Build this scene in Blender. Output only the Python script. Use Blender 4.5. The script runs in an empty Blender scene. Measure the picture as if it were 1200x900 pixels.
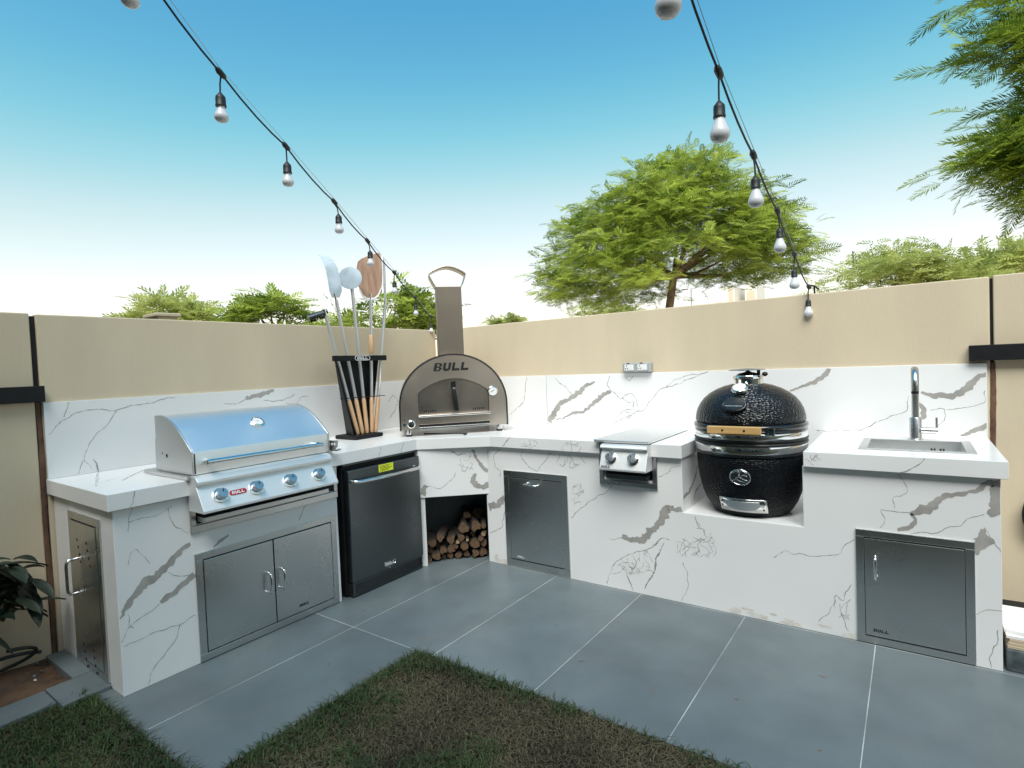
import bpy, math, random
import numpy as np
from mathutils import Vector, Matrix

# ------------------------------------------------------------------ camera, sky, sun, exposure
S = bpy.context.scene
COL = S.collection
CAM_LOC = (3.7054, -3.9413, 1.4231)
YAW, PITCH, ROLL, FPX = 0.6224, -0.0323, -0.0415, 654.71
cd = bpy.data.cameras.new('camera')
cd.sensor_width = 36.0
cd.lens = FPX / 1200.0 * 36.0
cd.clip_start = 0.05
cd.clip_end = 2000.0
cam = bpy.data.objects.new('camera', cd)
COL.objects.link(cam)
_f = Vector((-math.sin(YAW) * math.cos(PITCH), math.cos(YAW) * math.cos(PITCH), math.sin(PITCH)))
_r = Vector((math.cos(YAW), math.sin(YAW), 0))
_u = _r.cross(_f)
_r2 = _r * math.cos(ROLL) + _u * math.sin(ROLL)
_u2 = -_r * math.sin(ROLL) + _u * math.cos(ROLL)
cam.matrix_world = Matrix(((_r2.x, _u2.x, -_f.x, CAM_LOC[0]), (_r2.y, _u2.y, -_f.y, CAM_LOC[1]),
                           (_r2.z, _u2.z, -_f.z, CAM_LOC[2]), (0, 0, 0, 1)))
S.camera = cam

SUN_EL = math.radians(52)
SUN_AZ = (0.42, -0.91)                       # horizontal direction towards the sun: behind the camera, veiled by haze
_n = math.hypot(*SUN_AZ)
W = bpy.data.worlds.new('World')
S.world = W
W.use_nodes = True
nt = W.node_tree
sky = nt.nodes.new('ShaderNodeTexSky')
sky.sky_type = 'NISHITA'
sky.sun_disc = False
sky.sun_elevation = SUN_EL
sky.sun_rotation = math.atan2(SUN_AZ[0], SUN_AZ[1])
sky.altitude = 0
sky.air_density = 1.0
sky.dust_density = 0.6
sky.ozone_density = 1.6
nt.nodes['Background'].inputs['Strength'].default_value = 0.15
# colour response of the sky, the same in every direction: deeper blue overhead, white towards the horizon
sep = nt.nodes.new('ShaderNodeSeparateColor')
cmb = nt.nodes.new('ShaderNodeCombineColor')
nt.links.new(sky.outputs[0], sep.inputs[0])
RESP = (((0.0, 0.0), (0.6, 0.04), (1.07, 0.115), (1.39, 0.23), (1.60, 0.35), (2.2, 0.69), (3.9, 1.18), (10.0, 2.0)),
        ((0.0, 0.0), (1.0, 0.25), (1.74, 0.42), (2.1, 0.55), (2.5, 0.68), (3.39, 0.88), (5.25, 1.18), (10.0, 1.7)),
        ((0.0, 0.0), (1.5, 0.45), (3.08, 0.69), (4.13, 0.80), (5.02, 0.90), (5.95, 1.06), (10.0, 1.5)))
for ch in range(3):
    dv = nt.nodes.new('ShaderNodeMath')
    dv.operation = 'DIVIDE'
    dv.inputs[1].default_value = 10.0
    fc = nt.nodes.new('ShaderNodeFloatCurve')
    cv = fc.mapping.curves[0]
    fc.mapping.use_clip = False
    pts = RESP[ch]
    cv.points[0].location = (pts[0][0] / 10, pts[0][1] / 2)
    cv.points[1].location = (pts[-1][0] / 10, pts[-1][1] / 2)
    for a, b in pts[1:-1]:
        cv.points.new(a / 10, b / 2)
    fc.mapping.update()
    ml = nt.nodes.new('ShaderNodeMath')
    ml.operation = 'MULTIPLY'
    ml.inputs[1].default_value = 2.0 / 0.3
    nt.links.new(sep.outputs[ch], dv.inputs[0])
    nt.links.new(dv.outputs[0], fc.inputs['Value'])
    nt.links.new(fc.outputs[0], ml.inputs[0])
    nt.links.new(ml.outputs[0], cmb.inputs[ch])
nt.links.new(cmb.outputs[0], nt.nodes['Background'].inputs['Color'])
sl = bpy.data.lights.new('sun', 'SUN')
sl.energy = 2.75
sl.angle = math.radians(42)
sl.color = (0.96, 1.0, 0.97)
sun = bpy.data.objects.new('sun', sl)
COL.objects.link(sun)
_sd = Vector((SUN_AZ[0] / _n * math.cos(SUN_EL), SUN_AZ[1] / _n * math.cos(SUN_EL), math.sin(SUN_EL)))
sun.rotation_euler = _sd.to_track_quat('Z', 'Y').to_euler()
sun.location = (-6, -14, 12)
S.view_settings.view_transform = 'Standard'
S.view_settings.look = 'None'
S.view_settings.gamma = 1.0
S.view_settings.exposure = 1.0

# ------------------------------------------------------------------ helpers
RNG = np.random.default_rng(11)
random.seed(5)
PI = math.pi


def V3(*a):
    return np.array(a, float)


class MB:
    """collects polygons, builds one mesh object"""

    def __init__(self):
        self.v = []
        self.f = []

    def add(self, verts, faces):
        o = len(self.v)
        self.v.extend([tuple(float(c) for c in p) for p in verts])
        self.f.extend([tuple(i + o for i in q) for q in faces])
        return self

    def box(self, x0, x1, y0, y1, z0, z1):
        return self.add([(x0, y0, z0), (x1, y0, z0), (x1, y1, z0), (x0, y1, z0),
                         (x0, y0, z1), (x1, y0, z1), (x1, y1, z1), (x0, y1, z1)],
                        [(0, 3, 2, 1), (4, 5, 6, 7), (0, 1, 5, 4), (1, 2, 6, 5), (2, 3, 7, 6), (3, 0, 4, 7)])

    def prism(self, poly, a, b, axis='z'):
        """poly 2-D (counter-clockwise or not), extruded along axis from a to b"""
        def p3(p, h):
            if axis == 'z':
                return (p[0], p[1], h)
            if axis == 'y':
                return (p[0], h, p[1])
            return (h, p[0], p[1])
        n = len(poly)
        area = sum(poly[i][0] * poly[(i + 1) % n][1] - poly[(i + 1) % n][0] * poly[i][1] for i in range(n))
        if axis == 'y':
            area = -area
        if area < 0:
            poly = poly[::-1]
        vs = [p3(p, a) for p in poly] + [p3(p, b) for p in poly]
        fs = [tuple(range(n))[::-1], tuple(range(n, 2 * n))]
        for i in range(n):
            j = (i + 1) % n
            fs.append((i, j, n + j, n + i))
        return self.add(vs, fs)

    def lathe(self, prof, c=(0, 0, 0), n=32, ax=(0, 0, 1), caps=True):
        """prof list of (r, h) along axis ax from c"""
        ax = Vector(ax).normalized()
        u = ax.orthogonal().normalized()
        w = ax.cross(u)
        c = Vector(c)
        vs, fs = [], []
        for r, h in prof:
            for i in range(n):
                t = 2 * PI * i / n
                vs.append(c + ax * h + (u * math.cos(t) + w * math.sin(t)) * max(r, 1e-5))
        m = len(prof)
        for k in range(m - 1):
            for i in range(n):
                j = (i + 1) % n
                fs.append((k * n + i, k * n + j, (k + 1) * n + j, (k + 1) * n + i))
        if caps:
            fs.append(tuple(range(n))[::-1])
            fs.append(tuple(range((m - 1) * n, m * n)))
        return self.add(vs, fs)

    def cyl(self, a, b, r, n=16, r2=None):
        a, b = Vector(a), Vector(b)
        L = (b - a).length
        return self.lathe([(r, 0), (r if r2 is None else r2, L)], a, n, b - a)

    def tube(self, pts, r, n=8, closed=False):
        pts = [Vector(p) for p in pts]
        m = len(pts)
        rs = r if isinstance(r, (list, tuple)) else [r] * m
        vs, fs = [], []
        up = None
        for k in range(m):
            if closed:
                t = (pts[(k + 1) % m] - pts[k - 1]).normalized()
            else:
                t = (pts[min(k + 1, m - 1)] - pts[max(k - 1, 0)]).normalized()
            if up is None:
                up = t.orthogonal().normalized()
            else:
                up = (up - t * up.dot(t)).normalized()
            w = t.cross(up)
            for i in range(n):
                a = 2 * PI * i / n
                vs.append(pts[k] + (up * math.cos(a) + w * math.sin(a)) * rs[k])
        for k in range(m if closed else m - 1):
            k2 = (k + 1) % m
            for i in range(n):
                j = (i + 1) % n
                fs.append((k * n + i, k * n + j, k2 * n + j, k2 * n + i))
        if not closed:
            fs.append(tuple(range(n))[::-1])
            fs.append(tuple(range((m - 1) * n, m * n)))
        return self.add(vs, fs)

    def ellipsoid(self, c, rx, ry, rz, nu=20, nv=12):
        vs, fs = [], []
        for k in range(nv + 1):
            t = PI * k / nv
            for i in range(nu):
                a = 2 * PI * i / nu
                vs.append((c[0] + rx * math.sin(t) * math.cos(a), c[1] + ry * math.sin(t) * math.sin(a), c[2] - rz * math.cos(t)))
        for k in range(nv):
            for i in range(nu):
                j = (i + 1) % nu
                fs.append((k * nu + i, k * nu + j, (k + 1) * nu + j, (k + 1) * nu + i))
        return self.add(vs, fs)

    def build(self, name, mat, parent=None, world=True, smooth=None, bevel=0, seg=2):
        vs = np.array(self.v, float)
        if parent is not None and world:
            root = parent
            while root.parent:
                root = root.parent
            a = root.rotation_euler.z
            p = vs - np.array(root.location)
            ca, sa = math.cos(a), math.sin(a)
            vs = np.stack([p[:, 0] * ca + p[:, 1] * sa, -p[:, 0] * sa + p[:, 1] * ca, p[:, 2]], 1)
        me = bpy.data.meshes.new(name)
        me.from_pydata(vs.tolist(), [], self.f)
        me.update()
        o = bpy.data.objects.new(name, me)
        COL.objects.link(o)
        if mat:
            me.materials.append(mat)
        if parent is not None:
            o.parent = parent
        if smooth is not None:
            me.polygons.foreach_set('use_smooth', [True] * len(me.polygons))
            me.set_sharp_from_angle(angle=math.radians(smooth))
        if bevel:
            m = o.modifiers.new('bevel', 'BEVEL')
            m.width = bevel
            m.segments = seg
            m.limit_method = 'ANGLE'
            m.angle_limit = math.radians(40)
        return o


def fast_mesh(name, verts, faces, mat, parent=None, tint=None):
    """faces: int array (n, k)"""
    me = bpy.data.meshes.new(name)
    nv, (nf, k) = len(verts), faces.shape
    me.vertices.add(nv)
    me.vertices.foreach_set('co', np.asarray(verts, np.float32).ravel())
    me.loops.add(nf * k)
    me.loops.foreach_set('vertex_index', faces.astype(np.int32).ravel())
    me.polygons.add(nf)
    me.polygons.foreach_set('loop_start', np.arange(0, nf * k, k, dtype=np.int32))
    me.polygons.foreach_set('loop_total', np.full(nf, k, np.int32))
    if tint is not None:
        at = me.attributes.new('tint', 'FLOAT', 'POINT')
        at.data.foreach_set('value', np.asarray(tint, np.float32))
    me.update(calc_edges=True)
    me.validate()
    o = bpy.data.objects.new(name, me)
    COL.objects.link(o)
    me.materials.append(mat)
    if parent is not None:
        o.parent = parent
    return o


def tag(o, label, cat=None, group=None, kind=None):
    o['label'] = label
    if cat:
        o['category'] = cat
    if group:
        o['group'] = group
    if kind:
        o['kind'] = kind
    return o


def thing(name, label, cat, loc=(0, 0, 0), rz=0.0, group=None):
    o = bpy.data.objects.new(name, None)
    o.empty_display_size = 0.1
    COL.objects.link(o)
    o.location = loc
    o.rotation_euler = (0, 0, rz)
    return tag(o, label, cat, group)


GLYPH = {'B': ("#####.", "##..##", "##..##", "#####.", "##..##", "##..##", "#####."),
         'U': ("##..##", "##..##", "##..##", "##..##", "##..##", "######", ".####."),
         'L': ("##....", "##....", "##....", "##....", "##....", "######", "######")}


def text_mesh(name, body, size, mat, parent, loc, rot, extrude=0.001, shear=0.0, offset=0.0, spacing=1.0):
    """block letters as geometry, cell by cell without overlaps; loc/rot in the root's local frame"""
    cw, chh = size * 0.112, size / 7 * 0.72
    adv = cw * (6 + 1.1 * spacing)
    tot = adv * len(body) - cw * 1.1 * spacing
    m = MB()
    for li, ch in enumerate(body):
        g = GLYPH[ch]
        on = lambda r, c: 0 <= r < 7 and 0 <= c < 6 and g[r][c] == '#'
        for r in range(7):
            for c in range(6):
                if not on(r, c):
                    continue
                q = []
                for (a, b) in ((c, r + 1), (c + 1, r + 1), (c + 1, r), (c, r)):
                    y = (3.5 - b) * chh
                    q.append((li * adv - tot / 2 + a * cw + shear * y, y))
                m.add([(x, y, extrude) for x, y in q], [(0, 1, 2, 3)])
                for (dr, dc, i0, i1) in ((1, 0, 0, 1), (0, 1, 1, 2), (-1, 0, 2, 3), (0, -1, 3, 0)):
                    if not on(r + dr, c + dc):
                        m.add([(*q[i1], extrude), (*q[i0], extrude), (*q[i0], 0), (*q[i1], 0)], [(0, 1, 2, 3)])
    o = m.build(name, mat, parent, world=False)
    o.location = loc
    o.rotation_euler = rot
    return o


# ------------------------------------------------------------------ materials
def mat(name, col, rough=0.5, metal=0.0, var=0.0, scale=8.0, bump=0.0, bscale=60.0, stretch=None, spec=0.5,
        col2=None, detail=4, rvar=0.0, coat=0.0):
    m = bpy.data.materials.new(name)
    m.use_nodes = True
    t = m.node_tree
    b = t.nodes['Principled BSDF']
    b.inputs['Base Color'].default_value = (*col, 1)
    b.inputs['Roughness'].default_value = rough
    b.inputs['Metallic'].default_value = metal
    b.inputs['Specular IOR Level'].default_value = spec
    if coat:
        b.inputs['Coat Weight'].default_value = coat
        b.inputs['Coat Roughness'].default_value = 0.08
    tc = t.nodes.new('ShaderNodeTexCoord')
    mp = t.nodes.new('ShaderNodeMapping')
    t.links.new(tc.outputs['Object'], mp.inputs[0])
    if stretch:
        mp.inputs['Scale'].default_value = stretch
    if var or col2:
        n = t.nodes.new('ShaderNodeTexNoise')
        n.inputs['Scale'].default_value = scale
        n.inputs['Detail'].default_value = detail
        t.links.new(mp.outputs[0], n.inputs['Vector'])
        r = t.nodes.new('ShaderNodeValToRGB')
        c2 = col2 if col2 else tuple(min(1, c * (1 + var)) for c in col)
        c1 = col if col2 else tuple(c * (1 - var) for c in col)
        r.color_ramp.elements[0].position = 0.32
        r.color_ramp.elements[1].position = 0.68
        r.color_ramp.elements[0].color = (*c1, 1)
        r.color_ramp.elements[1].color = (*c2, 1)
        t.links.new(n.outputs['Fac'], r.inputs[0])
        t.links.new(r.outputs[0], b.inputs['Base Color'])
    if rvar:
        n = t.nodes.new('ShaderNodeTexNoise')
        n.inputs['Scale'].default_value = scale * 0.7
        n.inputs['Detail'].default_value = 5
        t.links.new(tc.outputs['Object'], n.inputs['Vector'])
        mr = t.nodes.new('ShaderNodeMapRange')
        mr.inputs['From Min'].default_value = 0.3
        mr.inputs['From Max'].default_value = 0.7
        mr.inputs['To Min'].default_value = max(0.02, rough - rvar)
        mr.inputs['To Max'].default_value = rough + rvar
        t.links.new(n.outputs['Fac'], mr.inputs['Value'])
        t.links.new(mr.outputs[0], b.inputs['Roughness'])
    if bump:
        n = t.nodes.new('ShaderNodeTexNoise')
        n.inputs['Scale'].default_value = bscale
        n.inputs['Detail'].default_value = 6
        t.links.new(mp.outputs[0], n.inputs['Vector'])
        bp = t.nodes.new('ShaderNodeBump')
        bp.inputs['Strength'].default_value = bump
        bp.inputs['Distance'].default_value = 0.01
        t.links.new(n.outputs['Fac'], bp.inputs['Height'])
        t.links.new(bp.outputs[0], b.inputs['Normal'])
    return m


def leaf_mat(name, dark, light, trans=0.35, rough=0.5):
    """leaf colour varies from leaf to leaf (attribute tint); part of the light passes through"""
    m = bpy.data.materials.new(name)
    m.use_nodes = True
    t = m.node_tree
    b = t.nodes['Principled BSDF']
    b.inputs['Roughness'].default_value = rough
    b.inputs['Specular IOR Level'].default_value = 0.35
    a = t.nodes.new('ShaderNodeAttribute')
    a.attribute_name = 'tint'
    r = t.nodes.new('ShaderNodeValToRGB')
    r.color_ramp.elements[0].color = (*dark, 1)
    r.color_ramp.elements[1].color = (*light, 1)
    t.links.new(a.outputs['Fac'], r.inputs[0])
    t.links.new(r.outputs[0], b.inputs['Base Color'])
    tr = t.nodes.new('ShaderNodeBsdfTranslucent')
    t.links.new(r.outputs[0], tr.inputs['Color'])
    mx = t.nodes.new('ShaderNodeMixShader')
    mx.inputs[0].default_value = trans
    t.links.new(b.outputs[0], mx.inputs[1])
    t.links.new(tr.outputs[0], mx.inputs[2])
    t.links.new(mx.outputs[0], t.nodes['Material Output'].inputs['Surface'])
    return m


M = {}
M['marble'] = mat('white_porcelain', (0.80, 0.795, 0.785), 0.22, var=0.035, scale=1.6, spec=0.45, bump=0.02, bscale=4)
M['vein'] = mat('grey_vein', (0.37, 0.35, 0.325), 0.25, var=0.16, scale=14)
M['vein_thin'] = mat('thin_vein', (0.34, 0.33, 0.315), 0.25, var=0.25, scale=30)
M['stucco_left'] = mat('beige_stucco', (0.60, 0.505, 0.365), 0.92, var=0.055, scale=3.0, bump=0.14, bscale=110, spec=0.2, stretch=(1, 1, 0.22), detail=7)
M['stucco_right'] = M['stucco_left']
M['steel'] = mat('brushed_steel', (0.62, 0.62, 0.61), 0.28, 1.0, bump=0.0006, bscale=60, stretch=(1, 1, 30), rvar=0.05, scale=4)
M['steel_h'] = mat('brushed_steel_across', (0.66, 0.66, 0.65), 0.36, 1.0, bump=0.0025, bscale=60, stretch=(30, 30, 1), rvar=0.05, scale=5)
M['hood'] = mat('hood_steel', (0.93, 0.93, 0.92), 0.46, 1.0, bump=0.002, bscale=60, stretch=(30, 1, 30), rvar=0.04, scale=4)
M['panel_steel'] = mat('satin_panel_steel', (0.86, 0.86, 0.85), 0.6, 1.0, bump=0.002, bscale=60, stretch=(30, 1, 30), rvar=0.04, scale=4)
M['chimney_steel'] = mat('dull_chimney_steel', (0.29, 0.25, 0.20), 0.5, 1.0, rvar=0.06, scale=4, stretch=(1, 1, 6))
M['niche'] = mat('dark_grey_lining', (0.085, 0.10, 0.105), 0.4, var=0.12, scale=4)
M['chrome'] = mat('polished_chrome', (0.78, 0.78, 0.77), 0.07, 1.0, rvar=0.03, scale=20)
M['oven_steel'] = mat('oven_steel', (0.68, 0.59, 0.50), 0.36, 1.0, bump=0.0025, bscale=60, stretch=(1, 1, 24), rvar=0.06, scale=4)
M['oven_door'] = mat('oven_door_steel', (0.46, 0.40, 0.34), 0.3, 1.0, col2=(0.56, 0.49, 0.43), scale=5, rvar=0.06)
M['black_steel'] = mat('black_stainless', (0.145, 0.16, 0.165), 0.3, 1.0, rvar=0.05, scale=4)
M['black'] = mat('black_powder_coat', (0.009, 0.009, 0.010), 0.55, var=0.2, scale=20, bump=0.02, bscale=300, spec=0.25)
M['black_gap'] = mat('black_void', (0.01, 0.01, 0.01), 0.8, var=0.2, scale=9)
M['rubber'] = mat('black_rubber', (0.014, 0.014, 0.014), 0.5, var=0.2, scale=30)
M['kamado'] = mat('black_glazed_ceramic', (0.009, 0.010, 0.012), 0.2, var=0.2, scale=12, coat=0.4)
M['bamboo'] = mat('bamboo', (0.55, 0.33, 0.12), 0.4, col2=(0.66, 0.42, 0.18), scale=6, stretch=(1, 1, 14))
M['wood_handle'] = mat('pale_handle_wood', (0.62, 0.37, 0.20), 0.5, col2=(0.74, 0.48, 0.28), scale=14, stretch=(4, 4, 0.7))
M['wood_dark'] = mat('walnut_peel_wood', (0.20, 0.105, 0.06), 0.5, col2=(0.36, 0.21, 0.13), scale=30, stretch=(1, 1, 0.06))
M['alu'] = mat('matt_aluminium', (0.50, 0.54, 0.57), 0.38, 1.0, rvar=0.05, scale=10)
M['blade'] = mat('brushed_blade', (0.36, 0.44, 0.50), 0.32, 1.0, rvar=0.06, scale=10)
M['alu_paint'] = mat('silver_pole', (0.62, 0.63, 0.63), 0.35, 0.6, rvar=0.05, scale=10)
M['tile'] = mat('slate_grey_tile', (0.126, 0.152, 0.161), 0.40, var=0.12, scale=3.5, bump=0.05, bscale=160, rvar=0.07, detail=8)
def tile_extra(m):
    """each tile a shade of its own, dusty blotches on top"""
    t = m.node_tree
    b = t.nodes['Principled BSDF']
    src = b.inputs['Base Color'].links[0].from_socket
    oi = t.nodes.new('ShaderNodeObjectInfo')
    mr = t.nodes.new('ShaderNodeMapRange')
    mr.inputs['To Min'].default_value = 0.90
    mr.inputs['To Max'].default_value = 1.10
    t.links.new(oi.outputs['Random'], mr.inputs['Value'])
    hs = t.nodes.new('ShaderNodeHueSaturation')
    t.links.new(mr.outputs[0], hs.inputs['Value'])
    t.links.new(src, hs.inputs['Color'])
    tc = t.nodes.new('ShaderNodeTexCoord')
    n = t.nodes.new('ShaderNodeTexNoise')
    n.inputs['Scale'].default_value = 2.3
    n.inputs['Detail'].default_value = 10
    n.inputs['Roughness'].default_value = 0.72
    n.inputs['Distortion'].default_value = 0.6
    t.links.new(tc.outputs['Object'], n.inputs['Vector'])
    r = t.nodes.new('ShaderNodeValToRGB')
    r.color_ramp.elements[0].position = 0.52
    r.color_ramp.elements[0].color = (0, 0, 0, 1)
    r.color_ramp.elements[1].position = 0.78
    r.color_ramp.elements[1].color = (0.17, 0.17, 0.17, 1)
    t.links.new(n.outputs['Fac'], r.inputs[0])
    mx = t.nodes.new('ShaderNodeMix')
    mx.data_type = 'RGBA'
    mx.inputs['B'].default_value = (0.30, 0.27, 0.23, 1)
    t.links.new(r.outputs[0], mx.inputs['Factor'])
    t.links.new(hs.outputs[0], mx.inputs['A'])
    t.links.new(mx.outputs['Result'], b.inputs['Base Color'])


tile_extra(M['tile'])
M['grout'] = mat('pale_grout', (0.24, 0.24, 0.235), 0.9, col2=(0.60, 0.60, 0.58), scale=3.5, detail=8)
M['soil'] = mat('red_brown_soil', (0.045, 0.026, 0.015), 0.95, col2=(0.125, 0.068, 0.036), scale=9, bump=0.9, bscale=30, detail=9)
M['lawn_soil'] = mat('lawn_soil', (0.020, 0.015, 0.009), 0.95, col2=(0.060, 0.040, 0.022), scale=7, bump=0.8, bscale=50, detail=8)
M['sand'] = mat('sandy_ground', (0.40, 0.33, 0.24), 0.95, var=0.2, scale=0.6, bump=0.3, bscale=9)
M['red'] = mat('red_enamel', (0.42, 0.02, 0.03), 0.3, var=0.1, scale=9)
M['white_print'] = mat('white_print', (0.75, 0.75, 0.75), 0.5, var=0.05, scale=9)
M['black_print'] = mat('black_print', (0.012, 0.012, 0.012), 0.5, var=0.1, scale=9)
M['yellow'] = mat('yellow_sticker', (0.78, 0.86, 0.02), 0.5, var=0.04, scale=9)
M['grey_plastic'] = mat('grey_plastic', (0.36, 0.38, 0.38), 0.4, var=0.05, scale=9)
M['white_plastic'] = mat('white_plastic', (0.75, 0.75, 0.74), 0.4, var=0.04, scale=9)
M['bulb'] = mat('opal_bulb', (0.66, 0.67, 0.70), 0.3, var=0.04, scale=20)
M['rust'] = mat('rusty_sealant', (0.085, 0.042, 0.025), 0.85, col2=(0.16, 0.085, 0.05), scale=12, bump=0.4, bscale=60)
M['bark'] = mat('tree_bark', (0.16, 0.10, 0.062), 0.9, col2=(0.30, 0.20, 0.13), scale=9, bump=0.7, bscale=22)
M['log_bark'] = mat('log_bark', (0.022, 0.016, 0.012), 0.95, col2=(0.065, 0.045, 0.032), scale=22, bump=0.9, bscale=60, stretch=(1, 0.3, 1))
M['log_end'] = mat('split_log_wood', (0.07, 0.04, 0.022), 0.85, col2=(0.19, 0.11, 0.058), scale=26, bump=0.5, bscale=70)
M['log_end_pale'] = mat('pale_cut_wood', (0.45, 0.32, 0.19), 0.85, col2=(0.30, 0.19, 0.10), scale=26, bump=0.5, bscale=70)
M['stain'] = mat('dried_mud_stain', (0.62, 0.57, 0.50), 0.6, col2=(0.74, 0.71, 0.67), scale=30)
M['villa'] = mat('white_render', (0.74, 0.69, 0.60), 0.9, var=0.04, scale=2, bump=0.2, bscale=60)
M['house'] = mat('house_render', (0.15, 0.135, 0.115), 0.9, var=0.06, scale=1.5, bump=0.4, bscale=80)
M['glass'] = mat('window_glass', (0.03, 0.035, 0.04), 0.05, var=0.1, scale=2)
M['granite'] = mat('dark_granite', (0.03, 0.04, 0.045), 0.35, col2=(0.13, 0.15, 0.155), scale=18, detail=9)
M['ply'] = mat('plywood_edge', (0.42, 0.33, 0.22), 0.8, col2=(0.55, 0.46, 0.34), scale=9, stretch=(0.3, 0.3, 22))
M['plant'] = mat('dark_glossy_leaf', (0.007, 0.014, 0.009), 0.5, col2=(0.018, 0.036, 0.018), scale=9)
M['leaf'] = leaf_mat('feathery_leaf', (0.050, 0.110, 0.012), (0.55, 0.63, 0.11), 0.45)  # tree leaf colours lifted above real foliage so the crowns look sunlit
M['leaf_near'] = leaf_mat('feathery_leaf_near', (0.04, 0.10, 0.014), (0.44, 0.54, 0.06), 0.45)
M['leaf_far'] = leaf_mat('far_leaf', (0.22, 0.27, 0.06), (0.60, 0.62, 0.20), 0.5)  # paler still: the overexposed look is put into the leaf colour
M['grass'] = leaf_mat('grass_blade', (0.014, 0.034, 0.010), (0.070, 0.115, 0.030), 0.2, 0.6)
M['thatch'] = leaf_mat('dry_thatch', (0.020, 0.016, 0.009), (0.165, 0.140, 0.078), 0.1, 0.8)

# ------------------------------------------------------------------ measures (metres; the two garden walls meet at the origin)
HC, TS = 0.9291, 0.0781            # worktop height, slab thickness
HB = HC - TS
DL, DR = 0.8158, 0.8054            # worktop depths, left and right run
BL, BR = 0.7858, 0.7754            # cabinet fronts
YL, YLB = -3.007, -2.981           # left end of worktop / cabinet
XR, XRB = 4.032, 4.0085            # right end
HK = 0.534                         # floor of the bay for the ceramic grill
XK0, XK1 = 2.6153, 3.2391
HW, HS = 1.7957, 1.3323            # garden wall, backsplash

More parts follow.
